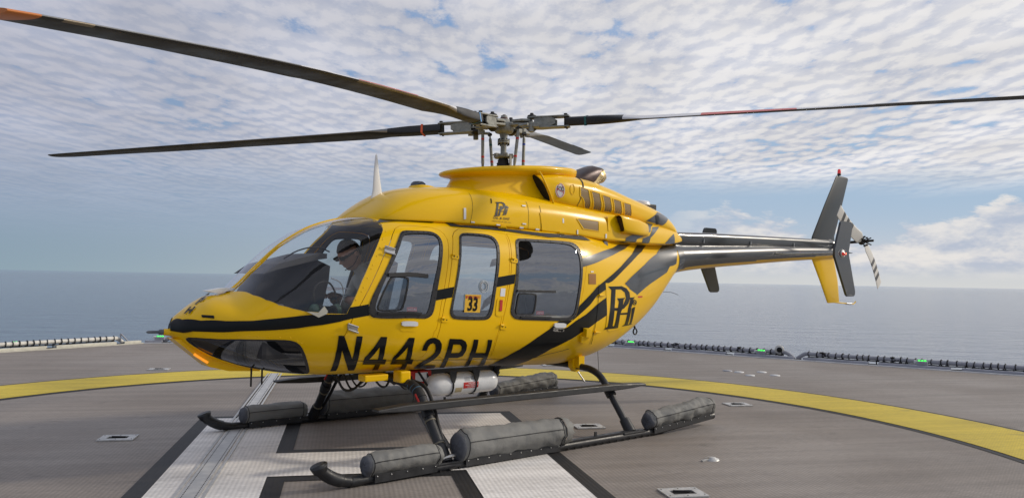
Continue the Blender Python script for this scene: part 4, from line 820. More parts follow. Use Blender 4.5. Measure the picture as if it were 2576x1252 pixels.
# globe lines on the big dot
d0=SH['G_dot'];cx_=sum(p[0] for p in d0)/16;ct_=sum(p[1] for p in d0)/16
for dt in (-.018,0,.018):
    w_=.03*(1-abs(dt)*18);skin(BODY,'globe_line',npoly([(cx_-w_,ct_+dt-.002),(cx_+w_,ct_+dt-.002),(cx_+w_,ct_+dt+.003),(cx_-w_,ct_+dt+.003)]),[YEL],H,[],.0095,0,h=.03)
def T2(k,i): return SH[k][i]
text_on(COWL,'OIL & GAS',T2('text_oil',0),T2('text_oil',1),.035,'lettering_oil_and_gas',SEAL,H,slant=.25,bold=.01)
text_on(COWL,'OPERATED BY PHI, INC.',T2('text_op',0),T2('text_op',1),.016,'lettering_operator',SEAL,H,slant=.25)
# fittings on the near side, mirrored parts only where seen
def pl(k,name,m,off=.004,th=.01,S=BODY,label=None,par=H,r=0,**kw):
    q=sh(k);q=roundc(q,.16,r) if r else q
    return skin(S,name,q,[m],par,[],off+th,th,h=.04,label=label,edge=.03,**kw)
for k in ('hrec_f','hrec_r'): pl(k,'handle_recess',YEL if k=='hrec_f' else STEEL,.001,.003,r=1)
for k in ('handle_f','handle_r'): pl(k,'door_handle',WHT,.004,.016,r=1)
for k in ('hinge1','hinge2','hinge3','hinge4'):
    h_=pl(k,'door_hinge',YEL,.002,.006,r=1);q=np.array(SH[k]);c0=q[0]*.8+q[3]*.2;c1=q[1]*.8+q[2]*.2
    P,N=evalS(BODY,npoly([c0,(c0*.6+c1*.4)]),.014);MB().tube(list(P),.009,8).build('hinge_pin',YEL,h_)
    for f_ in (.35,.75):
        P,N=evalS(BODY,npoly([q[0]*(1-f_)*.5+q[1]*f_*.5+q[3]*(1-f_)*.5+q[2]*f_*.5]),.008);MB().lathe(P[0],[(0,.006),(.003,.004)],N[0],8).build('screw',DST,h_)
for k in ('latch1','latch2'):
    h_=pl(k,'door_latch',STEEL,.002,.006);q=np.array(SH[k])
    for a,b_ in ((0,1),(3,2)):
        P,N=evalS(BODY,npoly([q[a],q[b_]]),.022);MB().tube(list(P),.007,8).build('latch_bar',STEEL,h_)
pl('vent','static_vent_recess',mat('vent_brown',(.30,.12,.01),.6),.001,.003);pl('vent_tag','vent_label',WHT,.003,.001);pl('red_tag','red_label',RED,.003,.001)
pl('emerg','emergency_handle_recess',YEL,.002,.004,r=2);pl('emerg_red','emergency_handle',RED,.007,.006);pl('notes','instruction_label',WHT,.003,.001)
for k in ('slide_f','slide_fb','slide_r','slide_rb'): pl(k,'window_slide_rail',SEAL,.006,.012)
for k in ('slidepane_f','slidepane_r'):
    q=roundc(sh(k),.12,2);skin(BODY,'sliding_pane_frame',q,[RUB],H,[inset(q,.012)],.008,.006,h=.04,edge=.03)
    skin(BODY,'sliding_pane',q,[glass('sliding_pane_glass',(.6,.62,.64),1.3)] if k=='slidepane_f' else [bpy.data.materials['sliding_pane_glass']],H,[],.006,0,h=.05)
for k in ('caution_f','caution_r'):
    c_=pl(k,'caution_sticker',RED,-.012,.001);q=SH[k];text_on(BODY,'CAUTION',(q[2][0]-.01,q[2][1]*.75+q[1][1]*.25),(q[3][0]+.01,q[3][1]*.75+q[0][1]*.25),.018,'caution_lettering',WHT,c_,off=-.006)
pc=pl('placard33','window_placard',YSTK,.010,.002,label='orange square placard numbered 33 in the middle window')
q=SH['placard33'];lp=lambda a,b:(q[0][0]*(1-a)*(1-b)+q[1][0]*a*(1-b)+q[3][0]*(1-a)*b+q[2][0]*a*b,q[0][1]*(1-a)*(1-b)+q[1][1]*a*(1-b)+q[3][1]*(1-a)*b+q[2][1]*a*b)
text_on(BODY,'33',lp(.17,.85),lp(.83,.87),.105,'placard_number',BLK,pc,off=.0145,bold=.035,slant=.15)
text_on(BODY,'FIELDWOOD ENERGY',lp(.16,.17),lp(.95,.18),.017,'placard_heading',RED,pc,off=.0145)
skin(BODY,'placard_emblem',npoly([lp(.04,.06),lp(.12,.06),lp(.12,.20),lp(.04,.20)]),[RED],pc,[],.0145,0,h=.03)
pl('cam_box','camera_housing',YEL,.002,.05);pl('cam_box2','camera_bracket',YEL,.002,.03)
P,N=evalS(BODY,npoly([(-2.33,-.06)]),.004)
vr=skin(BODY,'window_vent',sh('vring'),[mat('clear_vent_rim',(.45,.47,.48),.2)],H,[inset(sh('vring'),.006)],.008,.004,h=.03,edge=.02)
skin(BODY,'vent_cup',sh('vring2'),[mat('vent_cup_grey',(.32,.33,.34),.3)],vr,[inset(sh('vring2'),.009)],.013,.006,h=.03,edge=.02)
# baggage door seam and hinges
for a,b_ in (((.985,.40),(1.02,.10)),((1.02,.10),(1.0,-.22)),((1.0,-.22),(.93,-.60)))[:0]:
    n_=8;q=npoly([(a[0]+(b_[0]-a[0])*i/n_,a[1]+(b_[1]-a[1])*i/n_) for i in range(n_+1)]);P,N=evalS(BODY,q,.001);MB().tube(list(P),.0025,4).build('baggage_door_seam',DARK,H)
P,N=evalS(BODY,odens(sh('bagseam'),.05),.006);MB().tube(list(P),.003,4).build('baggage_door_seam',DARK,H)
for tt_ in ('baghinge','baghinge2'):
    P,N=evalS(BODY,npoly(SH[tt_]),.016);MB().tube(list(P),[.012,.005],8).build('baggage_door_hinge',YEL,H)
# lower sill seam
q=odens(sh('sill'),.06);P,N=evalS(BODY,q,.0045);MB().tube(list(P),.002,4).build('sill_seam',mat('seam_line',(.10,.055,.004),.6),H)
# ---- upper cowling
full_loft(COWL,'roof_cowling',[YEL],H,70,40)
for k in ('c_seam2','c_seam0','cowl_front_seam'): skin(COWL,'panel_gap',sh(k),[DARK],H,[],.002,0,h=.03)
skin(COWL,'access_panel',sh('c_panel'),[YEL],H,[],.006,.005,h=.05)
for k in range(2,12): pl('cl%d'%k,'cowling_latch',WHT,.003,.005,COWL)
pl('c_slot_mark','filler_mark',BLK,.002,.002,COWL,r=1)
for k in ('hook1','hook2'): pl(k,'cowling_hinge',YEL,.012,.012,COWL)
# rotor fairing with its rolled lip
def fair_ring(z,xf,xr,w_,n_=64):
    o=[];cx_=(xf+xr)/2;a=(xr-xf)/2
    for i in range(n_):
        g=2*math.pi*i/n_;cc,s=math.cos(g),math.sin(g);p=2/2.3
        x=cx_+a*math.copysign(abs(cc)**p,cc);y=w_*math.copysign(abs(s)**p,s)
        tt_=max(0,min(1,(z-2.40)/.15));tt_=tt_*tt_*(3-2*tt_)
        o.append((x,y,z+(.10*(x+.65)-.03*max(0,x-.1))*tt_))
    return o
V=[];F=[];prof=[(2.26,-.80,.95,.46),(2.30,-.725,.9,.425),(2.36,-.675,.88,.395),(2.43,-.63,.86,.375),(2.475,-.60,.86,.372),(2.492,-.615,.87,.385),(2.500,-.665,.88,.43),(2.512,-.70,.9,.465),(2.530,-.715,.9,.482),(2.548,-.705,.9,.478),(2.562,-.66,.88,.45),(2.570,-.55,.85,.38),(2.574,-.3,.7,.25),(2.575,-.1,.5,.12)]
for z,xf,xr,w_ in prof: V+=fair_ring(z,xf,xr,w_)
for i in range(len(prof)-1):
    for k in range(64): F.append((i*64+k,i*64+(k+1)%64,(i+1)*64+(k+1)%64,(i+1)*64+k))
F.append(tuple(range((len(prof)-1)*64,len(prof)*64)))
MB().add(V,F).build('rotor_fairing',YEL,H)
# engine cowling, front edge raked back
def rake(v):
    v=v.copy();f_=np.clip((.62-v[:,0])/.45,0,1);v[:,0]-=f_*(v[:,2]-2.38)*.62;return v
full_loft(ENG,'engine_cowling',[YEL,DARK],H,90,40,shear=rake,capmat=1)
# intake: dark throat between fairing and raked front edge
for s in (-1,1):
    z0,z1=2.235,2.545;mb=MB();V=[];F=[];n_=12
    for i in range(n_+1):
        z=z0+(z1-z0)*i/n_;f_=math.sin(math.pi*(i/n_)**.8 if i/n_<1 else math.pi)*.5+.5
        xs=.185-(z-2.38)*.62;rnd=.012*(1-(2*i/n_-1)**2)
        for dx,dy in ((-.006,-.385),(-.008,-.40-.0),(-.006,-.463-rnd),(.0,-.480-rnd)): V.append((xs+dx-.0,dy*s*-1*-1 if s==-1 else -dy,z))
    for i in range(n_):
        for k in range(3): F.append((i*4+k,i*4+k+1,(i+1)*4+k+1,(i+1)*4+k))
    pass
    # rolled intake rim
    pts=[]
    for i in range(15):
        z=2.215+(2.56-2.215)*i/14;xs=.185-(z-2.38)*.62;pts.append((xs-.002,s*(.502+.012*math.sin(math.pi*i/14)),z))
    MB().tube([(pts[0][0]-.01,s*.40,pts[0][2]-.004)]+pts+[(pts[-1][0]-.01,s*.40,pts[-1][2]+.004)],.009,8).build('intake_rim',YEL,H)
# louvres: perforated screens with proud frames
ML=bpy.data.materials.new('perforated_screen');ML.use_nodes=True;t=NT(ML.node_tree);b=t.n['Principled BSDF'];b.inputs['Roughness'].default_value=.5
ob=t.new('ShaderNodeTexCoord').outputs['Object'];Xn,Yn,Zn=t.sep(ob)[0:3]
s1=t.m('SINE',t.m('MULTIPLY',t.m('ADD',Xn,t.m('MULTIPLY',Zn,1.15)),2*math.pi/.030));s2=t.m('SINE',t.m('MULTIPLY',t.m('SUBTRACT',Xn,t.m('MULTIPLY',Zn,1.3)),2*math.pi/.021))
t.l.new(t.mix(t.m('GREATER_THAN',s1,.45),t.mix(t.m('GREATER_THAN',s2,.2),(.012,.012,.012),(.17,.15,.13)),(.50,.27,.01)),b.inputs['Base Color'])
for k in range(5):
    q=sh('louv%d'%k);fr=skin(ENG,'louvre_frame',inset(q,-.016),[YEL],H,[inset(q,.0)],.006,.008,h=.04,edge=.02);skin(ENG,'louvre_screen',inset(q,-.004),[ML],fr,[],.0022,0,h=.04)
q=sh('c_grille2');fr=skin(COWL,'louvre_frame',inset(q,-.016),[YEL],H,[q],.006,.008,h=.04,edge=.02);skin(COWL,'louvre_screen',inset(q,-.004),[ML],fr,[],.0022,0,h=.04)
skin(ENG,'panel_gap',sh('e_seam'),[DARK],H,[],.002,0,h=.03)
q=sh('fod');fd=skin(ENG,'round_sticker',q,[mat('sticker_white',(.62,.60,.58),.25,coat=1)],H,[],.004,.001,h=.03);skin(ENG,'sticker_ring',inset(q,.010),[RED],fd,[inset(q,.017)],.0055,0,h=.03)
qf=SH['fod_txt'];text_on(ENG,'FOD',qf[0],qf[1],.12,'sticker_lettering',SEAL,fd,off=.006,bold=.02)
q_=sh('fod');c_=q_.mean(0);skin(ENG,'sticker_slash',np.array([c_+(-.045,.055),c_+(-.036,.062),c_+(.045,-.055),c_+(.036,-.062)]),[RED],fd,[],.0065,0,h=.03)
skin(ENG,'oval_cover',sh('oval'),[YEL],H,[inset(sh('oval'),.006)],.005,.004,h=.03)
for k,m in (('e_stripe2',CHA),): skin(ENG,'stripe',sh(k),[m],H,[],.004,0,h=.05,edge=.04);skin(ENG,'stripe',sh(k),[m],H,[],.004,0,h=.05,edge=.04,mirror=True)
for k in ('cs0','cs1','cs2'):
    for mir in (False,True): skin(COWL,'stripe',sh(k),[CHA],H,[],.004,0,h=.04,edge=.03,mirror=mir)
pl('black_oval','tail_vent',BLK,.004,.003,ENG,r=2)
# side ejector scoop
for s in (-1,1):
    mb=MB();V=[];F=[];st_=[(1.22,.50,.60,2.03,2.20),(1.26,.46,.605,2.02,2.205),(1.5,.40,.565,2.01,2.18),(1.72,.34,.50,2.01,2.15),(1.84,.30,.40,2.03,2.12)]
    for x,yi,yo,zb,zt in st_:
        r_=.03
        sec=[(yi,zb),(yo-r_,zb),(yo-.008,zb+.008),(yo,zb+r_),(yo,zt-r_),(yo-.008,zt-.008),(yo-r_,zt),(yi,zt)];V+=[(x-(z-2.0)*.35*(1 if x<1.3 else .3),s*y,z) for y,z in sec]
    n_=8
    for i in range(len(st_)-1):
        for k in range(n_): F.append((i*n_+k,i*n_+(k+1)%n_,(i+1)*n_+(k+1)%n_,(i+1)*n_+k))
    F.append(tuple(range(n_*(len(st_)-1),n_*len(st_))));sc_=MB().add(V,F).build('side_scoop',YEL,H)
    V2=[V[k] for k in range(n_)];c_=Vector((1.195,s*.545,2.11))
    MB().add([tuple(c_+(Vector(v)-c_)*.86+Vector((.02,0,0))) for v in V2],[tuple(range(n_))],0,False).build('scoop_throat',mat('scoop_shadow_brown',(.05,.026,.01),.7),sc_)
    mb=MB().add([(1.0,s*.555,2.03),(1.0,s*.54,2.20),(1.2,s*.50,2.20),(1.25,s*.50,2.02)],[(0,1,2,3)]);mb.build('scoop_ramp',YEL,sc_,fix=False)
# exhaust
mb=MB();V=[];F=[];st_=[((.78,2.58),.05,.16),((.90,2.63),.10,.17),((1.05,2.665),.14,.165),((1.18,2.70),.15,.155),((1.245,2.70),.135,.15)]
V=[];n_=20
path=[((.80,2.56),(0,1),.03,.16),((.90,2.60),(.2,1),.07,.17),((1.02,2.625),(.15,1),.115,.168),((1.14,2.655),(.0,1),.125,.155),((1.24,2.695),(-.15,1),.075,.145)]
for (x,z),up,hh,ww in path:
    for i in range(n_):
        g=2*math.pi*i/n_;V.append((x+up[0]*hh*math.sin(g),-.10+ww*math.copysign(abs(math.cos(g))**.7,math.cos(g)),z+hh*math.copysign(abs(math.sin(g))**.7,math.sin(g))))
for i in range(len(path)-1):
    for k in range(n_): F.append((i*n_+k,i*n_+(k+1)%n_,(i+1)*n_+(k+1)%n_,(i+1)*n_+k))
ex=MB().add(V,F).build('exhaust_stack',EXH,H)
V=[];F=[];path2=[((1.05,2.47),.10,.150),((1.09,2.54),.085,.152),((1.15,2.62),.075,.152),((1.215,2.655),.09,.152),((1.262,2.69),.085,.15)]
for j,((x,z),hh,ww) in enumerate(path2):
    tl=j/4*1.1
    for i in range(n_):
        g=2*math.pi*i/n_;a=hh*math.copysign(abs(math.sin(g))**.6,math.sin(g));V.append((x-math.cos(tl)*a,-.10+(ww+.004)*math.copysign(abs(math.cos(g))**.6,math.cos(g)),z+math.sin(tl)*a))
for i in range(4):
    for k in range(n_): F.append((i*n_+k,i*n_+(k+1)%n_,(i+1)*n_+(k+1)%n_,(i+1)*n_+k))
F.append(tuple(range(4*n_,5*n_)))
MB().add(V,F).build('exhaust_outlet',EXHG,ex)
MB().box((.86,-.05,2.595),(.16,.22,.05),bev=.015).build('exhaust_fairing',YEL,H)
# small antenna box on the aft cowling
b1=MB().box((2.26,0,2.385),(.20,.13,.11),bev=.01).build('antenna_box',BLADE,H)
MB().lathe((2.15,0,2.42),[(0,.11),(.03,.108),(.05,.09),(.058,.05),(.06,.0)],seg=20).build('navigation_antenna',WHT,H)
# roof strobe and blade antenna
MB().lathe((-1.02,-.05,2.335),[(0,.13),(.02,.12),(.03,.085),(.03,.084)],seg=24).build('beacon_base',YEL,H);MB().lathe((-1.06,-.05,2.36),[(0,.075),(.02,.07),(.038,.05),(.045,.0)],seg=20).build('beacon_dome',GLC,H)
mb=MB();V=[];F=[]
for z,x0,x1,th in ((2.12,-1.60,-1.36,.02),(2.19,-1.535,-1.39,.014),(2.28,-1.515,-1.42,.011),(2.45,-1.508,-1.452,.008),(2.60,-1.498,-1.475,.005),(2.615,-1.49,-1.48,.001)):
    for i in range(12):
        g=2*math.pi*i/12;V.append(((x0+x1)/2+(x1-x0)/2*math.cos(g),th*math.sin(g),z))
for i in range(5):
    for k in range(12): F.append((i*12+k,i*12+(k+1)%12,(i+1)*12+(k+1)%12,(i+1)*12+k))
mb.add(V,F).build('blade_antenna',WHT,H)
# ---- tail boom
full_loft(BOOM,'tail_boom',[CHA,YEL],H,60,28,matfn=lambda x,v:1 if v[2]<(BOOM.f[1](x)+.045) else 0)
full_loft(SHAFT,'drive_shaft_cover',[CHA],H,40,16)
for mir in (False,True): skin(BODY,'tail_joint',npoly([(2.56,-.42),(2.715,-.5),(2.715,.99),(2.60,.99)]),[CHA],H,[],.0045,0,h=.04,mirror=mir)
for xx in (3.25,4.3,5.4): MB().box((xx,-.107,2.03+.02*(xx-3)),(.012,.012,.05)).build('cover_latch',STEEL,H)
MB().lathe((6.62,0,2.12),[(-.10,.06),(-.05,.09),(.05,.10),(.12,.085),(.17,.03),(.18,.0)],(1,0,-.35),20).build('tail_gearbox_fairing',CHA,H)
text_on(BOOM,'DANGER',T2('danger',0),T2('danger',1),.16,'danger_lettering',RED,H,off=.003,bold=.02)
def airfoil_wing(sec,m,name,par=H,n_=20,matfn=None,label=None):
    # sec: list of (origin, chord vector, thickness vector)
    V=[];F=[];MI=[]
    for o_,c_,t_ in sec:
        o_,c_,t_=Vector(o_),Vector(c_),Vector(t_)
        for i in range(n_):
            g=2*math.pi*i/n_;x=(1-math.cos(g))/2;yt=math.sin(g)*(.35*math.sqrt(x)+.65*(1-x))*.95
            V.append(o_+c_*x+t_*(math.copysign(1,math.sin(g))*abs(yt) if 0<i<n_ and i!=n_//2 else 0))
    for i in range(len(sec)-1):
        for k in range(n_): F.append((i*n_+k,i*n_+(k+1)%n_,(i+1)*n_+(k+1)%n_,(i+1)*n_+k));MI.append(matfn(i,k) if matfn else 0)
    mb=MB().add(V,F);mb.m=MI
    mb.add(V[:n_],[tuple(range(n_))],MI[0],False).add(V[-n_:],[tuple(range(n_))],MI[-1],False)
    return mb.build(name,m,par,label=label)
airfoil_wing([((6.06,0,2.16),(.72,0,.04),(0,.045,0)),((6.09,0,2.24),(.68,0,.03),(0,.045,0)),((6.45,0,2.75),(.56,0,.03),(0,.034,0)),((6.80,0,3.22),(.41,0,.0),(0,.026,0)),((6.84,0,3.255),(.35,0,-.01),(0,.012,0))],FIN,'upper_fin')
airfoil_wing([((6.04,0,1.96),(.70,0,.0),(0,.045,0)),((6.09,0,1.88),(.67,0,.02),(0,.045,0)),((6.33,0,1.55),(.55,0,.02),(0,.035,0)),((6.55,0,1.225),(.38,0,.01),(0,.028,0)),((6.58,0,1.215),(.32,0,.01),(0,.012,0))],YEL,'lower_fin')
MB().tube(smoothpath([(6.80,0,1.225),(7.0,0,1.215),(7.28,0,1.20),(7.40,0,1.20),(7.46,0,1.235)],4),.010,8).build('tail_skid',YEL,H)
MB().tube([(7.15,0,1.205),(7.32,0,1.20)],.017,8).build('tail_skid_weight',STEEL,H)
MB().lathe((6.92,0,3.26),[(0,.03),(.03,.03),(.032,.026)],seg=14).build('beacon_mount',DST,H);MB().lathe((6.92,0,3.29),[(0,.028),(.05,.027),(.07,.018),(.075,.0)],seg=14).build('anti_collision_light',REDL,H)
# horizontal stabiliser with end plates
airfoil_wing([((4.85,-1.09,1.935),(.36,0,0),(0,0,.022)),((4.85,1.09,1.935),(.36,0,0),(0,0,.022))],CHA,'stabiliser')
airfoil_wing([((4.84,-1.06,1.925),(.06,0,.0),(0,0,.02)),((4.84,1.06,1.925),(.06,0,.0),(0,0,.02))],STEEL,'stabiliser_slat')
for s in (-1,1):
    pr=[(4.90,2.325),(4.925,2.345),(5.155,2.345),(5.185,2.325),(5.19,2.29),(5.08,1.965),(5.05,1.90),(5.24,1.43),(5.235,1.385),(5.20,1.36),(5.04,1.355),(4.99,1.385),(4.69,1.89),(4.70,1.97)]
    pr=[(4.86,2.325),(4.885,2.348),(5.135,2.348),(5.165,2.325),(5.17,2.29),(5.075,1.965),(5.075,1.90),(5.245,1.42),(5.24,1.375),(5.20,1.352),(5.05,1.350),(5.01,1.375),(4.70,1.88),(4.705,1.97)]
    ep=MB().prism(pr,s*1.075,s*1.105,'xz').build('end_plate',CHA,H,bevel=.012)
    b1=MB().lathe((4.90,s*1.106,1.915),[(0,.055),(.012,.05),(.016,.0)],(0,s,0),20).build('light_base',ALU,ep)
    mb=MB()
    for i in range(20):
        g=2*math.pi*i/20;mb.lathe((4.90+.11*math.cos(g),s*1.106,1.915+.062*math.sin(g)),[(0,.006),(.003,.004)],(0,s,0),6)
    mb.build('light_base_rivets',STEEL,ep)
    l_=MB().lathe((0,0,0),[(0,.03),(.02,.03),(.035,.02),(.04,.0)],(0,s,0),16).build('position_light',REDL if s<0 else GRN,ep);l_.location=(4.89,s*1.115,1.915);l_.scale=(1.3,.8,.8)
    if s<0: l_=MB().lathe((4.93,s*1.125,1.917),[(0,.012),(.015,.010),(.018,.0)],(0,s,0),12).build('lit_bulb',REDH,ep)
# tail rotor on the left side
TR=Vector((6.66,-.47,2.175))
hubm=MB().tube([(6.66,-.02,2.15),(6.66,-.50,2.175)],.022,10);hubm.lathe((6.66,-.50,2.175),[(-.03,.05),(0,.055),(.03,.045),(.05,.02)],(0,-1,0),14)
random.seed(8)
for k in range(7):
    g=k*.9;hubm.tube([TR+Vector((.0,-.05,0)),TR+Vector((.09*math.cos(g),-.05-random.uniform(0,.10),.07*math.sin(g)))],.009,6)
    hubm.lathe(TR+Vector((.09*math.cos(g),-.08,.07*math.sin(g))),[(-.012,.014),(.012,.014)],(0,1,0),8)
hubm.tube([TR+Vector((0,-.04,0)),TR+Vector((.02,-.20,.01))],.018,8)
hubm.build('tail_rotor_hub',DST,H)
for az,L_,cv in ((math.atan2(.435,-.765),.87,.0),(math.atan2(-.67,.49),.84,.0)):
    d_=Vector((math.cos(az),0,math.sin(az)));e_=Vector((-math.sin(az),0,math.cos(az)));nrm=Vector((0,1,0));sec=[]
    for i in range(13):
        r_=.07+(L_-.07)*i/12;ch=.10 if i<1 else .19;tw=math.radians(10-6*i/12);bow=.045*math.sin(math.pi*i/12)
        cv_=(e_*math.cos(tw)+nrm*math.sin(tw))*ch;sec.append((TR+Vector((0,-.06,0))+d_*r_-cv_*.45+e_*bow,cv_,(nrm*math.cos(tw)-e_*math.sin(tw))*.008))
    airfoil_wing(sec,[TRW,TRB],'tail_rotor_blade',n_=12,matfn=lambda i,k:1 if i in (5,7,9) else 0)
# belly antennas, lights, fittings
MB().tube([(1.38,-.05,.76),(1.42,-.05,.35)],.003,5).build('whip_antenna',DST,H)
MB().tube(smoothpath([(2.45,-.05,1.38),(2.62,-.1,1.37),(2.75,-.1,1.34)],4),.003,5).build('whip_antenna',DST,H)
MB().tube([(2.05,0,.98),(2.07,0,.93)],.012,8).build('tow_ring_stub',DST,H);mb=MB();mb.tube([(2.07+.032*math.cos(g),0,.90+.035*math.sin(g)) for g in np.linspace(0,2*math.pi,15)],.009,8);mb.build('tow_ring',DST,H)
MB().tube([(-3.20,0,1.045),(-3.27,0,1.048)],[.030,.024],12).build('pitot_mount',YEL,H);MB().tube([(-3.27,0,1.048),(-3.30,0,1.049),(-3.303,0,1.049),(-3.375,0,1.051),(-3.39,0,1.051)],[.020,.020,.011,.011,.006],12).build('pitot_tube',mat('pitot_grey',(.10,.11,.13),.4),H)
MB().tube(smoothpath([(-3.08,-.13,.885),(-3.05,-.14,.862),(-3.01,-.15,.835),(-2.98,-.15,.816)],5),.010,8).build('landing_light',AMB,H)
mb=MB();mb.prism([(-3.22,1.00),(-3.10,.90),(-2.95,.775),(-2.80,.735),(-2.55,.72),(-2.55,.80),(-3.0,.98)],-.10,.10,'xz');mb.build('chin_keel',YEL,H,bevel=.02)
for yy,x0 in ((-.1,-2.62),(-.02,-2.50)): MB().tube([(x0,yy,.76),(x0,yy,.60)],.008,6).build('drain_tube',DST,H)
MB().prism([(-2.75,1.372),(-2.9,1.345),(-2.98,1.362),(-2.86,1.385),(-2.76,1.387)],-.05,.05,'xz').build('nose_air_intake',WHT,H)
q=inset(sh('bracket')[:6],.006);P,N=evalS(BODY,q,.02)
wb=MB();V=[tuple(p) for p in P]+[tuple(p-n__*.03) for p,n__ in zip(P,N)];wb.add(V,[(0,1,2,3,4,5),(11,10,9,8,7,6)]+[(i,(i+1)%6,6+(i+1)%6,6+i) for i in range(6)],0,False);wb.build('wire_cutter_bracket',CREAM,H)
for k in range(3):
    x0=-2.98+.03*k;a_,b2_=SH['nosev'];P,N=evalS(BODY,npoly([(a_[0],a_[1]-.022*k),(b2_[0],b2_[1]-.022*k)]),.005);MB().tube(list(P),.004,5).build('nose_vent_slot',DARK,H)
for k_,ch in enumerate('2PH'):
    P,N=evalS(BODY,npoly([SH['nosetxt'][k_]]),.006);v,f=text_mesh(ch,.10,.004);p=Vector(P[0]);nv=Vector(N[0]);xd=Vector((.4,-.9,0)).normalized();xd=(xd-nv*xd.dot(nv)).normalized();yd=nv.cross(xd)
    MB().add([p+xd*float(a[0])+yd*float(a[1]) for a in v],f,0,False).build('nose_letter',BLK,H,fix=False)
# ---- skid gear
YS=1.22
fl_rng=random.Random(11)
def wr(p,a,s=9.):
    return a*(noise.noise(Vector(p)*s)+.5*noise.noise(Vector(p)*s*2.3))
def float_bag(name,x0,x1,zb0,zb1,r0,r1,y,amp,par,flat=0.):
    """fabric-packed float: D-shaped section on a flange"""
    n_=40;seg=30;V=[];F=[]
    for i in range(n_+1):
        f_=i/n_;x=x0+(x1-x0)*f_;r=r0+(r1-r0)*f_;zb=zb0+(zb1-zb0)*f_
        e=min(f_,1-f_)*(x1-x0);rr=r*(1-.10*math.exp(-e/.02))
        for k in range(seg):
            g=2*math.pi*k/seg;yy=math.sin(g)*rr;z_=-math.cos(g)*rr
            if z_<0: yy*=1-.35*(z_/-rr)**2;z_*=1.12
            # gathers: fine cross folds + big dents
            w_=wr((x*1.0,yy*2.+y,z_*2),amp,8)+amp*.22*math.sin(x*95+4*noise.noise(Vector((x*6,g,3))))*max(0,math.sin(g*.5))*(.4+abs(noise.noise(Vector((x*5,g*.6,9)))))
            p=Vector((0,yy,z_)).normalized();V.append((x+.3*w_,y+yy+p.y*w_,zb+rr*1.08+z_+p.z*w_))
    for i in range(n_):
        for k in range(seg): F.append((i*seg+k,i*seg+(k+1)%seg,(i+1)*seg+(k+1)%seg,(i+1)*seg+k))
    b_=MB().add(V,F).build(name,FAB,par)
    # end covers, slightly domed, dark, with puckers
    for end in (0,1):
        base=V[:seg] if end==0 else V[-seg:];c_=sum((Vector(v) for v in base),Vector())/seg;sx=-1 if end==0 else 1
        VV=[];FF=[];rings=[(1.015,.0),(.99,.018),(.9,.030),(.6,.040),(.25,.043)]
        for q,(sc_,dx) in enumerate(rings):
            for k,v in enumerate(base):
                d=Vector(v)-c_;p=c_+d*sc_;VV.append((p.x+sx*(dx+.006*math.sin(k*2.1)*(1-sc_)+wr((p.y,p.z,end),.006,18)),p.y,p.z))
        for q in range(4):
            for k in range(seg): FF.append((q*seg+k,q*seg+(k+1)%seg,(q+1)*seg+(k+1)%seg,(q+1)*seg+k))
        FF.append(tuple(range(4*seg,5*seg)));MB().add(VV,FF).build('end_cover',FABD if end==0 else FAB,b_)
    # seam cords
    for f_ in (.03,.97):
        i=int(round(f_*n_));ring_=[Vector(v) for v in V[i*seg:(i+1)*seg]];c_=sum(ring_,Vector())/seg;MB().tube([c_+(v-c_)*1.012 for v in ring_]+[c_+(ring_[0]-c_)*1.012],.0035,5,cap=False).build('end_seam',SEAL,b_)
    row=[Vector(V[i*seg+int(seg*.70)]) for i in range(1,n_)];MB().tube([p+Vector((0,-.003,.002)) for p in row],.003,5).build('side_seam',SEAL,b_)
    # flange with bolts
    zz=lambda f_:zb0+(zb1-zb0)*f_
    s=-1 if y<0 else 1
    V2=[(x0+.03,y-s*0,0),(x1-.02,y,0)];mb=MB()
    a=Vector((x0+.03,y+s*-.0,zz(0)+.005));b2=Vector((x1-.02,y,zz(1)+.005));d=(b2-a);ang=math.atan2(d.z,d.x)
    for yy in (y-.052,y+.052):
        mb.box(((a.x+b2.x)/2,yy,(a.z+b2.z)/2-.012),(d.length,.006,.062),Matrix.Rotation(-ang,3,'Y'),bev=.002)
    mb.build('mounting_flange',STP,b_);mb=MB()
    nb=int(d.length/.11)
    for k in range(nb+1):
        p=a+d*(k/nb if nb else 0);p.x=min(max(p.x,a.x+.02),b2.x-.02)
        for yy,sy in ((y-.056,-1),(y+.056,1)): mb.lathe((p.x,yy,p.z+.003),[(0,.006),(.004,.005),(.005,.0)],(0,sy,0),6)
    mb.build('flange_bolts',STEEL,b_,kind='stuff');return b_
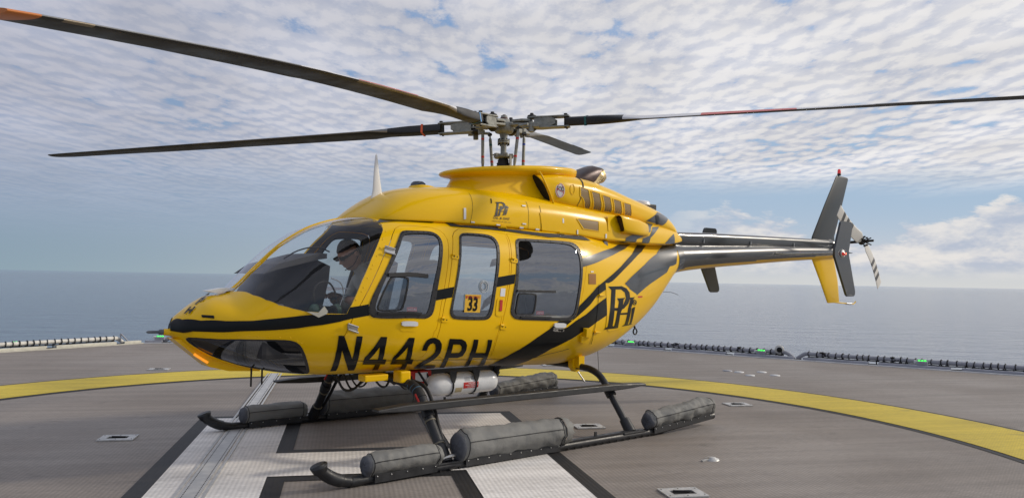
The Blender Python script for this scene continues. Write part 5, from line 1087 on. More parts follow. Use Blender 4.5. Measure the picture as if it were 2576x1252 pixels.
for s in (-1,1):
    y=s*YS
    sk=MB().tube(smoothpath([(-2.545,y,.158),(-2.50,y,.118),(-2.42,y,.072),(-2.32,y,.044),(-2.20,y,.037),(-1.2,y,.036),(0,y,.036),(.93,y,.036),(1.25,y,.052),(1.93,y,.098)],8),[.046]*20+[.040]*12+[.036]*41,16)
    sk=sk.build('skid_tube',SKID,H)
    MB().lathe((-2.535,y,.135),[(0,.046),(.012,.052),(.03,.056),(.045,.062),(.055,.062),(.056,.05),(.050,.045),(.050,.0)],(-.35,0,.94),20).build('toe_cap',SKID,sk)
    MB().box((-.55,y,.004),(3.3,.05,.008)).build('wear_shoe',DST,sk)
    mb=MB()
    for k in range(34): mb.box((-2.1+k*.09,y+(-.034),.014),(.012,.012,.012))
    mb.build('shoe_bolts',DST,sk,kind='stuff')
    MB().box((.28,y,.075),(.9,.055,.012)).build('upper_saddle',SKID,sk)
    for xx in (-.15,.17): MB().box((xx,y,.09),(.03,.012,.06),bev=.004).build('tie_lug',SKID,sk)
    float_bag('front_float',-2.17,-1.58,.052,.056,.083,.083,y,.011,H)
    float_bag('middle_float',-1.36,-.30,.058,.050,.117,.117,y,.016,H)
    float_bag('rear_float',.90,1.86,.060,.112,.082,.095,y,.022,H)
    # the loose gathered tail of the middle bag
    V=[];F=[]
    for i in range(9):
        x=-.29+.095*i/8;rr=.117*(1-.18*(i/8)**1.5)
        for k in range(30):
            g=2*math.pi*k/30;w_=.012*math.sin(k*3.3)*(i/8);V.append((x+.25*w_+(.015*math.sin(k*1.7) if i==8 else 0),y+math.sin(g)*(rr+w_),.176-math.cos(g)*(rr+w_)*1.02))
    for i in range(8):
        for k in range(30): F.append((i*30+k,i*30+(k+1)%30,(i+1)*30+(k+1)%30,(i+1)*30+k))
    MB().add(V,F).build('gathered_cover',FAB,H)
    # inflation fitting and hose
    MB().tube([(-1.50,y,.10),(-1.44,y,.11),(-1.36,y,.112)],[.010,.016,.014],10).build('inflation_coupling',STEEL,H)
    MB().tube(smoothpath([(-1.60,y,.09),(-1.55,y,.085),(-1.50,y,.10)],4),.009,8).build('inflation_line',STEEL,H)
# cross tubes
def arch(x,pts): 
    full=[(x,p[0],p[1]) for p in pts];return full
half=[(0,.615),(.30,.618),(.50,.612),(.64,.600),(.76,.560),(.86,.475),(.95,.36),(1.06,.225),(1.16,.10),(1.19,.06)]
fr=smoothpath([(-1.47,-p[0],p[1]) for p in half[::-1]]+[(-1.47,p[0],p[1]) for p in half[1:]],5)
MB().tube(fr,.040,14).build('front_cross_tube',SKID,H)
rr_=smoothpath([(.67,-p[0],p[1]+.0) for p in half[::-1]]+[(.67,p[0],p[1]) for p in half[1:]],5)
MB().tube(rr_,.034,14).build('rear_cross_tube',SKID,H)
for s in (-1,1):
    for x in (-1.47,.67):
        MB().tube([(x,s*1.115,.165),(x,s*1.20,.055)],[.050,.056],14).build('saddle_fitting',SKID,H)
        MB().box((x,s*YS,.062),(.30,.075,.02),bev=.006).build('saddle_plate',SKID,H)
        MB().tube([(x,s*.905,.42),(x,s*.945,.37)],.052,14).build('step_clamp',SKID,H)
    st=MB();L0,L1=-1.98,1.10;y0=s*.965
    sec=[(L0,.012,.470),(L0+.25,.032,.466),(L0+.5,.036,.463),(L1-.45,.036,.452),(L1-.2,.026,.452),(L1,.010,.458)]
    V=[];F=[]
    for x,h_,zc in sec: V+=[(x,y0-.055,zc-h_*.6),(x,y0+.055,zc-h_*.6),(x,y0+.05,zc+h_),(x,y0-.05,zc+h_)]
    for i in range(len(sec)-1):
        for k in range(4): F.append((i*4+k,i*4+(k+1)%4,(i+1)*4+(k+1)%4,(i+1)*4+k))
    F+=[(3,2,1,0),tuple(range(len(V)-4,len(V)))];so_=MB().add(V,F,0,False).build('boarding_step',STP,H,bevel=.008)
    # yellow cross-tube supports
    MB().box((-1.50,s*.56,.66),(.10,.13,.10),bev=.015).build('cross_tube_support',YEL,H);MB().box((-1.74,s*.50,.66),(.22,.12,.055),bev=.01).build('belly_block',YEL,H)
    MB().prism([(.60,.70),(.74,.70),(.73,.60),(.69,.555),(.64,.555),(.60,.60)],s*.40,s*.46,'xz').build('rear_support',YEL,H,bevel=.006)
    MB().prism([(.63,.60),(.71,.60),(.71,.72),(.63,.72)],s*.36,s*.52,'xz').build('rear_strap',YEL,H)
# hoses, sleeves and ties on the near front leg
for s in (-1,1):
    sl_=[(s*.67,.595,.046,BLU),(s*.715,.58,.047,BLU),(s*.755,.563,.048,BLU)]
    for yy,z,r,m in sl_: MB().tube([(-1.47,yy,z),(-1.47,yy+s*.008,z-.005)],r,14).build('blue_clamp_ring',mat('blue_grey_ring',(.05,.11,.17),.4),H)
    MB().tube(smoothpath([(-1.47,s*.66,.60),(-1.47,s*.76,.562),(-1.47,s*.83,.505)],4),.045,14).build('tube_sleeve',RUB,H)
    MB().tube([(-1.512,s*.80,.54),(-1.512,s*.865,.475)],.010,6).build('red_stripe',RED,H)
    MB().tube(smoothpath([(-1.40,s*.55,.62),(-1.37,s*.72,.58),(-1.38,s*.86,.46),(-1.40,s*.98,.30),(-1.42,s*1.10,.16),(-1.45,s*1.18,.09)],5),.016,8).build('inflation_hose',RUB,H)
    for z,yy in ((.40,.915),(.345,.96),(.185,1.09),(.47,.865)): MB().tube([(-1.47,s*yy,z),(-1.47,s*(yy+.007),z-.009)],.0475,12).build('cable_tie',mat('tie_khaki',(.16,.14,.10),.6),H)
    MB().tube([(-1.44,s*1.12,.15),(-1.45,s*1.17,.09)],.012,8).build('valve_line',mat('pale_blue_line',(.25,.40,.46),.4),H)
# hanging plumbing under the belly by the front cross tube
rng=random.Random(5);mb=MB()
for k in range(9):
    y0=-.45+rng.uniform(0,.5);pts=[(-1.9+.1*k,y0,.66),(-1.85+.1*k,y0-.05,.57-rng.uniform(0,.05)),(-1.7+.09*k,y0+.03,.55-rng.uniform(0,.04)),(-1.55+.07*k,y0+.1,.62)];mb.tube(smoothpath(pts,4),.008+.004*rng.random(),6)
mb.build('belly_hoses',RUB,H)
MB().box((-1.15,-.22,.60),(.22,.2,.12),bev=.01).build('valve_box',RED,H);MB().box((-1.15,-.323,.605),(.13,.004,.08)).build('valve_label',WHT,H)
# high pressure cylinder
cy=MB();prof=[(-.395,.004),(-.39,.03),(-.375,.058),(-.345,.083),(-.305,.097),(-.26,.1005),(.29,.1005),(.335,.098),(.365,.085),(.38,.06),(.385,.0)]
CY=Vector((-.735,-.36,.528));cyo=cy.lathe(CY,prof,(1,0,0),32).build('gas_cylinder',CYL,H,label='white high pressure cylinder with a red danger label')
MB().tube([CY+Vector((-.39,0,0)),CY+Vector((-.46,0,0))],[.02,.012],10).build('cylinder_valve',mat('brass',(.5,.36,.14),.3,metal=.9),cyo)
for xx in (-.16,.10):
    MB().tube([CY+Vector((xx,.1035*math.cos(g),.1035*math.sin(g))) for g in np.linspace(0,2*math.pi,25)],.009,6,cap=False).build('strap',RUB,cyo)
    MB().prism([(CY.x+xx-.05,.66),(CY.x+xx+.035,.66),(CY.x+xx+.03,.60),(CY.x+xx+.012,.55),(CY.x+xx-.012,.55)],CY.y-.095,CY.y-.107,'xz').build('hanger',RUB,cyo)
    MB().box(CY+Vector((xx,-.06,-.092)),(.018,.03,.02)).build('buckle',STEEL,cyo)
def cyl_patch(x0,x1,a0,a1,r,name,m):
    V=[];F=[];n_=12
    for i in range(n_+1):
        a=a0+(a1-a0)*i/n_;V+=[(CY.x+x0,CY.y-r*math.cos(a),CY.z+r*math.sin(a)),(CY.x+x1,CY.y-r*math.cos(a),CY.z+r*math.sin(a))]
    for i in range(n_): F.append((2*i,2*i+1,2*i+3,2*i+2))
    return MB().add(V,F).build(name,m,cyo,fix=False)
cyl_patch(-.045,.125,-.38,.18,.102,'danger_label',RED);cyl_patch(-.13,-.055,-.75,-.25,.102,'kraft_tag',mat('kraft_tag',(.45,.36,.20),.7))
def cyl_text(s_,x0,wd,zc,h_,nm,m):
    v,f=text_mesh(s_,1.,.01);w0=v[:,0].min();k=wd/(v[:,0].max()-w0)
    V=[]
    for p in v:
        a=zc+p[1]/.72*h_;V.append((CY.x+x0+(p[0]-w0)*k,CY.y-.1032*math.cos(a),CY.z+.1032*math.sin(a)))
    MB().add(V,f,0,False).build(nm,m,cyo,fix=False)
cyl_text('DANGER',.01,.075,.03,.11,'label_lettering',WHT);cyl_text('HIGH PRESSURE',-.025,.14,-.14,.11,'label_lettering',WHT);cyl_text('CYLINDER',.0,.09,-.31,.11,'label_lettering',WHT)
for k in range(5): cyl_text('NO MMMM NN',-.03,.055,.62-.075*k,.035,'small_print',SEAL) if False else cyl_patch(-.03,.03,.60-.075*k,.62-.075*k,.1025,'small_print_line',SEAL)
for k in range(4): cyl_patch(.045,.085,.66-.09*k,.69-.09*k,.1025,'small_print_line',SEAL)
MB().tube([(.66,-.44,.59),(.74,-.50,.45)],.007,6).build('drain_rod',STEEL,H)
# ---- main rotor
HUB=Vector((0,0,3.105))
AZ=[('A',209,-6.2),('B',130.5,-2.9),('C',36.8,6.0),('D',303,.4)]
m_=MB();m_.lathe((0,0,2.60),[(0,.03),(.32,.031),(.33,.031),(.395,.044),(.50,.044),(.54,.047)],seg=20);m_.build('mast',GRY,H)
MB().lathe((0,0,2.895),[(0,.040),(.005,.062),(.018,.064),(.022,.056),(.026,.064),(.038,.062),(.042,.045)],seg=24).build('mast_flange',GRY,H)
mb=MB()
for k in range(8): g=k*math.pi/4;mb.lathe((.055*math.cos(g),.055*math.sin(g),2.88),[(0,.008),(.07,.008)],seg=6)
mb.build('flange_bolts',DST,H)
MB().lathe((0,0,2.60),[(0,.085),(.03,.085),(.045,.072),(.06,.078),(.075,.064),(.09,.070),(.105,.056),(.12,.060),(.14,.048),(.16,.048)],seg=24).build('mast_boot',RUB,H)
mb=MB();mb.lathe((0,0,2.745),[(0,.05),(.01,.075),(.035,.078),(.045,.05)],seg=20)
for k in range(5): 
    g=.5+k*1.257;c_=Vector((.08*math.cos(g),.08*math.sin(g),2.77));mb.box(c_,(.045,.045,.045),Matrix.Rotation(g,3,'Z'),bev=.005);mb.tube([c_,c_*1.0+Vector((.05*math.cos(g),.05*math.sin(g),0))],.008,6)
mb.build('swash_drive_collar',GRY,H)
mb=MB();g=math.radians(180+39);mb.prism([(-.045,2.60),(.02,2.60),(.035,2.77),(-.055,2.77)],-.006,.006,'xz');i0=0
mb.tf(Matrix.Rotation(A39,4,'Z')@Matrix.Translation((-.03,-.085,0)));mb.build('collar_link',GRY,H)
# hub and arms
hb=MB();hb.lathe((0,0,3.0),[(0,.05),(.01,.085),(.03,.10),(.10,.10),(.115,.085),(.13,.06),(.15,.058),(.155,.035),(.19,.034),(.195,.0)],seg=24)
hb.build('hub_core',GRY,H);mb=MB();mb.lathe((0,0,3.15),[(0,.04),(.02,.04),(.022,.02),(.05,.018),(.055,.0)],seg=14);mb.build('hub_cap',mat('rust_brown_seal',(.10,.05,.04),.6),H)
tapes=[LBL,ORG,GRY,TEAL]
for idx,(nm,az,fl) in enumerate(AZ):
    a=math.radians(az);b_=math.radians(fl)
    d=Vector((math.cos(b_)*math.cos(a),math.cos(b_)*math.sin(a),math.sin(b_)));e=Vector((-math.sin(a),math.cos(a),0));up=d.cross(e)
    if up.z<0: up=-up
    def L(r,l,h_): return HUB+d*r+e*l+up*h_
    def slab(poly,h0,h1,mb):   # poly in (r,l)
        n_=len(poly);V=[L(r,l,h0) for r,l in poly]+[L(r,l,h1) for r,l in poly];mb.add(V,[tuple(range(n_))[::-1],tuple(range(n_,2*n_))]+[(i,(i+1)%n_,n_+(i+1)%n_,n_+i) for i in range(n_)],0,False)
    mb=MB()
    slab([(.02,-.05),(.16,-.075),(.30,-.04),(.46,-.035),(.46,.035),(.30,.04),(.16,.075),(.02,.05)],-.030,-.008,mb)       # yoke flexure
    slab([(.10,-.06),(.22,-.085),(.30,-.05),(.30,.05),(.22,.085),(.10,.06)],.005,.03,mb)
    yk=mb.build('yoke_arm',GRY,H,bevel=.004)
    mb=MB()
    slab([(.26,-.045),(.34,-.075),(.48,-.058),(.60,-.062),(.70,-.045),(.70,.045),(.60,.062),(.48,.058),(.34,.075),(.26,.045)],.038,.052,mb)
    slab([(.30,-.045),(.40,-.07),(.50,-.055),(.62,-.060),(.70,-.045),(.70,.045),(.62,.060),(.50,.055),(.40,.07),(.30,.045)],-.068,-.054,mb)
    V=[L(r,l,h_) for r,l,h_ in ((.34,-.06,-.06),(.34,-.06,.045),(.50,-.05,.045),(.56,-.05,.02),(.56,-.05,-.03),(.50,-.05,-.06),(.34,-.045,-.06),(.34,-.045,.045),(.50,-.035,.045),(.56,-.035,.02),(.56,-.035,-.03),(.50,-.035,-.06))]
    mb.add(V,[(0,1,2,3,4,5),(11,10,9,8,7,6)]+[(i,(i+1)%6,6+(i+1)%6,6+i) for i in range(6)],0,False)
    V=[L(r,-l,h_) for r,l,h_ in ((.34,-.06,-.06),(.34,-.06,.045),(.50,-.05,.045),(.56,-.05,.02),(.56,-.05,-.03),(.50,-.05,-.06),(.34,-.045,-.06),(.34,-.045,.045),(.50,-.035,.045),(.56,-.035,.02),(.56,-.035,-.03),(.50,-.035,-.06))]
    mb.add(V,[(5,4,3,2,1,0),(6,7,8,9,10,11)]+[(i,(i+1)%6,6+(i+1)%6,6+i) for i in range(6)],0,False)
    gp=mb.build('blade_grip',GRY,H,bevel=.003)
    mb=MB()
    for l in (-.032,.032):
        mb.lathe(L(.665,l,-.078),[(0,.010),(.012,.016),(.135,.016),(.138,.020),(.146,.018),(.148,.0)],up,12)
    mb.lathe(L(.30,0,-.10),[(0,.02),(.03,.055),(.05,.06),(.06,.04)],up,16)
    mb.lathe(L(.30,0,.052),[(0,.05),(.02,.045),(.03,.02),(.045,.018)],up,14)
    mb.build('grip_bolts',DST,gp,kind='stuff')
    mb=MB();slab([(.22,-.09),(.36,-.15),(.42,-.14),(.40,-.09),(.30,-.05)],-.075,-.03,mb);mb.lathe(L(.33,-.12,-.12),[(0,.028),(.10,.028)],up,12);mb.build('damper_block',GRY,gp,bevel=.006)
    # blade
    Rb=5.335 if nm!='A' else 5.34;sec=[];n_=26;rs=[.67,.70,.78,.90,1.00,1.10,1.25,1.45,1.7,2.0,2.3,2.6,2.85,3.15,3.25,3.26,3.5,3.8,4.1,4.4,4.7,4.95,5.1,5.2,5.28,5.335]
    V=[];F=[];MI=[];K=22
    for i,r in enumerate(rs):
        if r<1.0: ch,th=.115+.0*(r),.088
        elif r<1.5: k_=(r-1.0)/.5;ch,th=.115+(.273-.115)*min(1,k_*1.1),.088+(.036-.088)*k_
        else: ch,th=.273,.036-.012*(r-1.5)/4
        if 3.16<r<4.2: ch+=.018
        if r>5.19: ch*=1-(r-5.19)*1.3
        pa,pb={'A':(9,-3),'B':(10,-2),'C':(3,-7),'D':(17,5)}[nm];tw=math.radians(pa+(pb-pa)*(r-.67)/4.665)
        z_off=-.012*(r/5.3)**2*0+ (.06*math.sin(math.pi*(r-.67)/4.67) if nm=='A' else 0)
        lead=e   # leading side: counter-clockwise rotation seen from above
        cdir=(lead*math.cos(tw)+up*math.sin(tw));tdir=(up*math.cos(tw)-lead*math.sin(tw))
        base=HUB+d*r+up*(z_off-.008)
        for k in range(K):
            g=2*math.pi*k/K
            if r<1.0:
                cx_=ch*.5*math.copysign(abs(math.cos(g))**.35,math.cos(g));tz=th*.5*math.copysign(abs(math.sin(g))**.35,math.sin(g))
            else:
                u=(1-math.cos(g))/2;yt=(2.6*(.2969*math.sqrt(u)-.126*u-.3516*u*u+.2843*u**3-.1015*u**4))*th*1.9
                sgn=1 if math.sin(g)>0 else -1;tz=sgn*abs(yt);cx_=ch*(.32-u)
                if r<1.5:
                    k_=min(1,(r-1.0)/.45);bx=.115*.5*math.copysign(abs(math.cos(g))**.35,math.cos(g));bz=.088*.5*math.copysign(abs(math.sin(g))**.35,math.sin(g));cx_=bx*(1-k_)+cx_*k_;tz=bz*(1-k_)+tz*k_
            V.append(base+cdir*cx_+tdir*tz)
    for i in range(len(rs)-1):
        r=(rs[i]+rs[i+1])/2
        for k in range(K):
            F.append((i*K+k,i*K+(k+1)%K,(i+1)*K+(k+1)%K,(i+1)*K+k))
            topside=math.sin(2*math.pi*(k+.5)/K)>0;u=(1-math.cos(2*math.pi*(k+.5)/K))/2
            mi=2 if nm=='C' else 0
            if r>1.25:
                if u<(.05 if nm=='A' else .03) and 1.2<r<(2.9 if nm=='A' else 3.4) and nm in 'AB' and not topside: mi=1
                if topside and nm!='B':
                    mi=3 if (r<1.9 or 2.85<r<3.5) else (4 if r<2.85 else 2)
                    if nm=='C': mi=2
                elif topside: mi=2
                if r>5.22 and nm=='A': mi=5
                if 4.9<r<5.15 and u<.05 and nm=='A': mi=1
            MI.append(mi)
    bm_=MB().add(V,F);bm_.m=MI;bm_.add(V[:K],[tuple(range(K))],0,False).add(V[-K:],[tuple(range(K))],5 if nm=='A' else 0,False)
    lab={'A':'rotor blade sweeping over the nose towards the viewer, orange tip','B':'dark rotor blade pointing far left','C':'short looking blade pointing away behind the hub','D':'rotor blade to the right with white and red top bands'}[nm]
    bl=bm_.build('rotor_blade',[BLADE,TAN,BLADEG,BWH,BRD,BTIP],H,label=lab)
    if nm!='C' :
        sgn=1;mb=MB();rt=.86 if nm!='A' else .72
        q=[];hw,hh=.060,.046
        tw=math.radians({'A':9,'B':10,'C':3,'D':17}[nm])
        def BL(r,l,h_): return HUB+d*r+e*(l*math.cos(tw)-h_*math.sin(tw))+up*(l*math.sin(tw)+h_*math.cos(tw)-.008)
        V=[];pr=[(hw,hh),(-hw,hh),(-hw,-hh),(hw,-hh)]
        for r in (rt,rt+.022): V+=[BL(r,l,h_) for l,h_ in pr]
        MB().add(V,[(i,(i+1)%4,4+(i+1)%4,4+i) for i in range(4)],0,False).build('marking_band',tapes[idx],bl)
# pitch links
for k,ga in enumerate((-11,79,169,259)):
    g=math.radians(ga);p0=Vector((.235*math.cos(g),.235*math.sin(g),2.60));p1=Vector((.262*math.cos(g+.12),.262*math.sin(g+.12),3.03));D_=p1-p0
    lk=MB().tube([p0,p0+D_*.12,p0+D_*.2,p0+D_*.88,p0+D_*.92,p1],[.011,.013,.0165,.0165,.009,.008],12).build('pitch_link',GRY,H)
    MB().lathe(p1,[(-.02,.018),(.02,.018)],(math.cos(g),math.sin(g),0),10).build('rod_end',DST,lk)
    for f_,m in ((.30,RED),(.72,(BLU,TEAL,RED,RED)[k])): MB().tube([p0+D_*f_,p0+D_*(f_+.045)],.0172,12).build('tape_band',m,lk)
    q=Vector((.27*math.cos(g+.12),.27*math.sin(g+.12),3.045));mb=MB();aa=min(((math.radians(z_[1])-g)%(2*math.pi)) for z_ in AZ)
    mb.tube([q,q*1.0+Vector((.10*math.cos(g+.6),.10*math.sin(g+.6),.01))],.016,8);mb.build('pitch_horn',GRY,H)
# ---- cabin inside
MB().box((-.75,0,.86),(2.7,1.0,.03),bev=.01).build('cabin_floor',INT,H)
def ins(k0,k1): pass
MB().box((.98,0,1.40),(.05,1.1,1.05),bev=.05).build('rear_bulkhead',INT,H)
for s in (-1,1):
    se=MB().box((-1.50,s*.36,1.02),(.46,.44,.14),bev=.04).build('front_seat',SEATM,H,bevel=.01);MB().box((-1.23,s*.36,1.36),(.10,.42,.60),Matrix.Rotation(math.radians(12),3,'Y'),bev=.04).build('seat_back',SEATM,se)
    MB().box((-1.5,s*.36,.89),(.40,.38,.14)).build('seat_base',INT,se)
MB().box((-1.08,-.36,1.20),(.16,.46,.5),bev=.03).build('aft_facing_seat',SEATM,H) if False else None
rb=MB().box((.45,0,.93),(.5,1.15,.16),bev=.04).build('rear_bench',SEATM,H);MB().box((.84,0,1.25),(.10,1.1,.60),bev=.04).build('bench_back',SEATM,rb)
MB().box((-.66,-.66,1.135),(.40,.10,.06),bev=.015).build('side_tray',BEI,H);MB().box((.12,-.66,1.12),(.45,.10,.06),bev=.015).build('side_tray',BEI,H)
# instrument pedestal and glare shield
ip=MB().prism([(-2.62,.84),(-2.66,1.30),(-2.52,1.56),(-2.10,1.63),(-1.98,1.58),(-1.99,1.46),(-2.06,1.15),(-2.0,.84)],-.14,.26,'xz').build('instrument_panel',mat('panel_black',(.020,.021,.027),.6),H,bevel=.02)
gs=MB().prism([(-2.62,1.50),(-2.50,1.585),(-2.14,1.685),(-2.08,1.68),(-2.08,1.64),(-2.15,1.63),(-2.5,1.54)],-.28,.38,'xz').build('glare_shield',mat('glare_shield_grey',(.045,.045,.048),.6),H,bevel=.01)
MB().tube(smoothpath([(-2.02,-.2,1.70),(-2.15,-.22,1.735),(-2.3,-.2,1.70),(-2.4,-.15,1.63)],4),.006,6).build('compass_cable',RUB,gs)
MB().box((-2.46,-.25,1.02),(.5,.55,.34),bev=.04).build('nose_console',mat('console_dark',(.02,.02,.024),.7),H)
MB().box((-2.62,-.30,1.22),(.28,.2,.05),Matrix.Rotation(-.2,3,'Y'),bev=.02).build('glove_pouch',mat('grey_cloth',(.16,.15,.14),.9),H)
# headset hanging by the near door sill
hs=thing('headset','green and black headset hanging at the near cockpit window sill','headset',(-2.20,-.52,1.32))
def hsp(p): return Vector(p)
MB().tube(smoothpath([(-.09,0,-.05),(-.10,0,.06),(-.05,.0,.12),(.03,0,.12),(.08,0,.05),(.10,0,-.04)],5),.008,8).build('headband',RUB,hs)
for x_ in (-.09,.10):
    cup=MB().lathe((x_,0,-.10),[(-.03,.02),(-.02,.042),(.012,.045),(.03,.03)],(1,.4,0),16).build('ear_cup',mat('headset_green',(.05,.10,.07),.35),hs);cup.scale=(1,1,1.25);cup.location=(0,0,.025);MB().lathe((x_+(.03 if x_<0 else -.03),0,-.10),[(-.008,.044),(.008,.044)],(1,.4,0),16).build('ear_cushion',RUB,hs)
MB().tube(smoothpath([(.10,-.02,-.1),(.14,-.03,.02),(.11,-.04,.12),(.03,-.03,.16)],5),.004,6).build('boom_microphone',STEEL,hs)
# overhead structure seen through the glass: inner posts
for s in (-1,1):
    P,N=evalS(BODY,npoly([(-1.86,.93),(-1.99,.60),(-2.13,.30),(-2.22,.02)]),-.05);pp=[Vector((p[0],p[1]*(-s),p[2])) for p in P]


# ------------------------------------------------------------------ pilot (seated in the far front seat, head bowed over papers)
pr=thing('person','person with short dark hair and sunglasses in a grey shirt reading papers in the cockpit','person',(0,0,0))
def skinned(name,V,E,R,m,par,lev=2,root=0):
    me=bpy.data.meshes.new(name);me.from_pydata(V,E,[]);me.update();o=link(name,me,m,par,False)
    sk=o.modifiers.new('s','SKIN');sk.use_smooth_shade=True;ss=o.modifiers.new('u','SUBSURF');ss.levels=lev;ss.render_levels=lev
    for i,r in enumerate(R): me.skin_vertices[0].data[i].radius=r if isinstance(r,tuple) else (r,r);me.skin_vertices[0].data[i].use_root=(i==root)
    return o
y0=.36
V=[(-1.40,y0,1.10),(-1.38,y0,1.28),(-1.39,y0,1.46),(-1.44,y0,1.57),(-1.495,y0,1.63),(-1.535,y0,1.66),   # 0-5 pelvis..neck
 (-1.41,y0-.17,1.535),(-1.44,y0-.24,1.40),(-1.49,y0-.25,1.31),(-1.61,y0-.20,1.36),(-1.70,y0-.12,1.40),   # 6-10 near arm
 (-1.41,y0+.17,1.535),(-1.45,y0+.25,1.40),(-1.51,y0+.24,1.32),(-1.62,y0+.17,1.37),(-1.70,y0+.08,1.40),   # 11-15 far arm
 (-1.44,y0-.10,1.10),(-1.62,y0-.12,1.14),(-1.80,y0-.13,1.16),(-1.84,y0-.13,1.00),(-1.90,y0-.13,.86),      # 16-20 near leg
 (-1.44,y0+.10,1.10),(-1.62,y0+.12,1.14),(-1.80,y0+.13,1.16),(-1.84,y0+.13,1.00),(-1.90,y0+.13,.86)]
E_=[(0,1),(1,2),(2,3),(3,4),(4,5),(3,6),(6,7),(7,8),(8,9),(9,10),(3,11),(11,12),(12,13),(13,14),(14,15),(0,16),(16,17),(17,18),(18,19),(19,20),(0,21),(21,22),(22,23),(23,24),(24,25)]
R=[.125,.125,.14,.11,.058,.055,.075,.055,.047,.042,.028,.075,.055,.047,.042,.028,.09,.08,.062,.052,.042,.09,.08,.062,.052,.042]
body=skinned('body',V,E_,R,SHIRT,pr)
skinned('trousers',[V[0]]+V[16:26],[(0,1),(1,2),(2,3),(3,4),(4,5),(0,6),(6,7),(7,8),(8,9),(9,10)],[.132,.098,.086,.068,.057,.046,.098,.086,.068,.057,.046],PANTS,pr)
# bare forearm and hands with five fingers each
for s,(w,el) in ((-1,(V[10],V[9])),(1,(V[15],V[14]))):
    w=Vector(w);el=Vector(el);d=(w-el).normalized()
    skinned('forearm',[tuple(el),tuple((el+w)/2),tuple(w)],[(0,1),(1,2)],[.046,.038,.029],SKIN,pr)
    pal=w+d*.05;vs=[tuple(w),tuple(pal),tuple(w+d*.085)];skinned('palm',vs,[(0,1),(1,2)],[(.026,.022),(.036,.020),(.034,.016)],SKIN,pr)
    side=Vector((0,0,1)).cross(d).normalized()
    for k,(o_,l_) in enumerate(((-.028,.050),(-.010,.062),(.010,.058),(.027,.045))):
        b=w+d*.075+side*o_;skinned('finger',[tuple(b),tuple(b+d*l_*.5+Vector((0,0,-.004))),tuple(b+d*l_*.85+Vector((0,0,-.022))),tuple(b+d*l_*.95+Vector((0,0,-.04)))],[(0,1),(1,2),(2,3)],[.0095,.009,.0085,.007],SKIN,pr,1)
    b=w+d*.03-side*s*.03;skinned('thumb',[tuple(b),tuple(b+d*.03-side*s*.012+Vector((0,0,.012))),tuple(b+d*.055-side*s*.004+Vector((0,0,.014)))],[(0,1),(1,2)],[.012,.011,.009],SKIN,pr,1)
# head: ellipsoid sculpted with nose, chin, brow; pitched down towards the papers
def head_mesh():
    V=[];F=[];nu,nv=32,26
    for j in range(nv+1):
        ph=math.pi*j/nv
        for i in range(nu):
            th=2*math.pi*i/nu;x=math.sin(ph)*math.cos(th);y=math.sin(ph)*math.sin(th);z=math.cos(ph)
            # face looks along -x
            X=x*.098;Y=y*.076;Z=z*.122
            if z<0: Y*=1+.30*z;X*=1+.14*z*(1 if x>0 else .2)
            if x<0:
                f=math.exp(-(y/.16)**2)
                X-=f*.026*math.exp(-((z+.12)/.13)**2)*(1 if z<.05 else math.exp(-((z-.05)/.1)**2))    # nose
                X-=.008*math.exp(-((z-.17)/.07)**2)*math.exp(-(y/.6)**2)                               # brow
                X+=.012*math.exp(-((z-.05)/.07)**2)*math.exp(-((abs(y)-.38)/.16)**2)                   # eye sockets
                X-=.009*math.exp(-((z+.46)/.07)**2)*math.exp(-(y/.3)**2)                               # lips
                X-=.014*math.exp(-((z+.78)/.14)**2)*math.exp(-(y/.35)**2)                              # chin
            V.append((X,Y,Z))
    for j in range(nv):
        for i in range(nu): F.append((j*nu+i,j*nu+(i+1)%nu,(j+1)*nu+(i+1)%nu,(j+1)*nu+i))
    return V,F
hv,hf=head_mesh();HM=Matrix.Translation((-1.595,y0,1.735))@Matrix.Rotation(math.radians(-30),4,'Y')@Matrix.Rotation(math.radians(6),4,'Z')
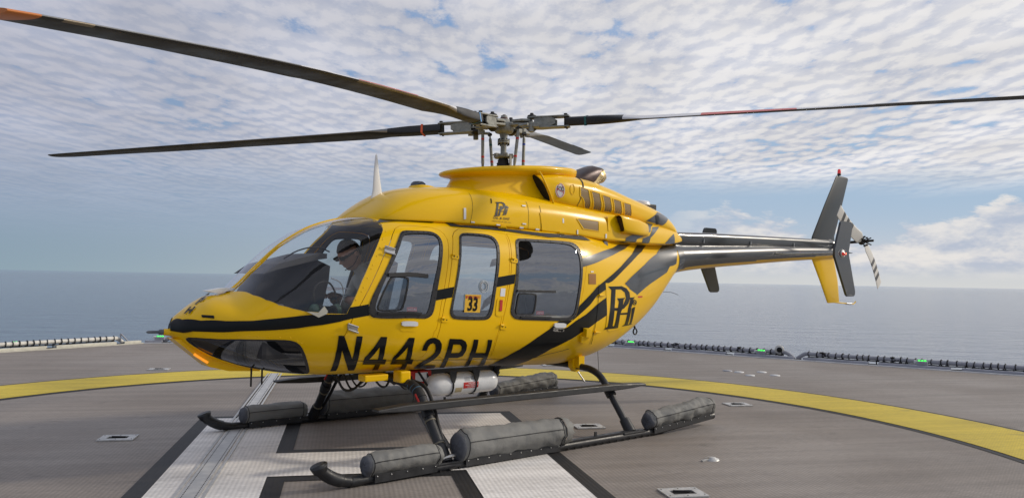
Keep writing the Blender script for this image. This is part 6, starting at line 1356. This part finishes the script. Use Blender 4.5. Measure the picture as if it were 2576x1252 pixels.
MB().add(hv,hf).tf(HM).build('head',SKIN,pr)
# hair cap: the part of the scalp above the hairline, pushed out
keep=[k for k,f in enumerate(hf) if all((hv[i][2]>.052 or (hv[i][0]>.02 and hv[i][2]>-.035)) for i in f)]
hc=[tuple(Vector(v)*(1.07+.03*noise.noise(Vector(v)*60))+Vector((.003,0,.004))) for v in hv];MB().add(hc,[hf[k] for k in keep]).tf(HM).build('hair',HAIR,pr)
for s in (-1,1):
    MB().lathe((.012,s*.074,.0),[(-.006,.02),(.004,.024),(.012,.014)],(0,s,0),12).tf(HM).build('ear',SKIN,pr)
mb=MB();mb.box((-.100,-.034,.018),(.012,.056,.036),bev=.006);mb.box((-.100,.034,.018),(.012,.056,.036),bev=.006)
for s in (-1,1): mb.box((-.035,s*.076,.022),(.14,.006,.016));mb.box((-.085,s*.066,.022),(.04,.018,.02))
mb.tf(HM).build('sunglasses',BLK,pr)
mb=MB();mb.tube(smoothpath([(.02,-.078,-.02),(-.06,-.085,-.06),(-.115,-.03,-.075)],4),.004,6).tf(HM);mb.build('headset_microphone',RUB,pr)
mb=MB();mb.tube(smoothpath([(-1.50,y0-.1,1.60),(-1.42,y0-.06,1.66),(-1.40,y0,1.675),(-1.42,y0+.06,1.66),(-1.50,y0+.1,1.60)],4),.022,8).build('collar',SHIRT,pr)
pp=thing('papers','white folded papers held by the person in the cockpit','papers',(0,0,0))
MB().add([(-1.84,y0-.16,1.455),(-1.64,y0-.13,1.475),(-1.64,y0+.16,1.475),(-1.84,y0+.14,1.455),(-1.86,y0,1.49)],[(0,1,4),(1,2,4),(2,3,4)],0,False).build('sheet',PAPER,pp,fix=False)
MB().add([(-1.83,y0-.18,1.45),(-1.66,y0-.17,1.415),(-1.64,y0+.10,1.425),(-1.79,y0+.10,1.40)],[(0,1,2,3)],0,False).build('sheet',PAPER,pp,fix=False)
SC=1.19;piv=Vector((-1.50,.36,1.50))
for q in (pr,pp): q.scale=(SC,SC,SC);q.location=piv*(1-SC)+Vector((.075,0,-.085))
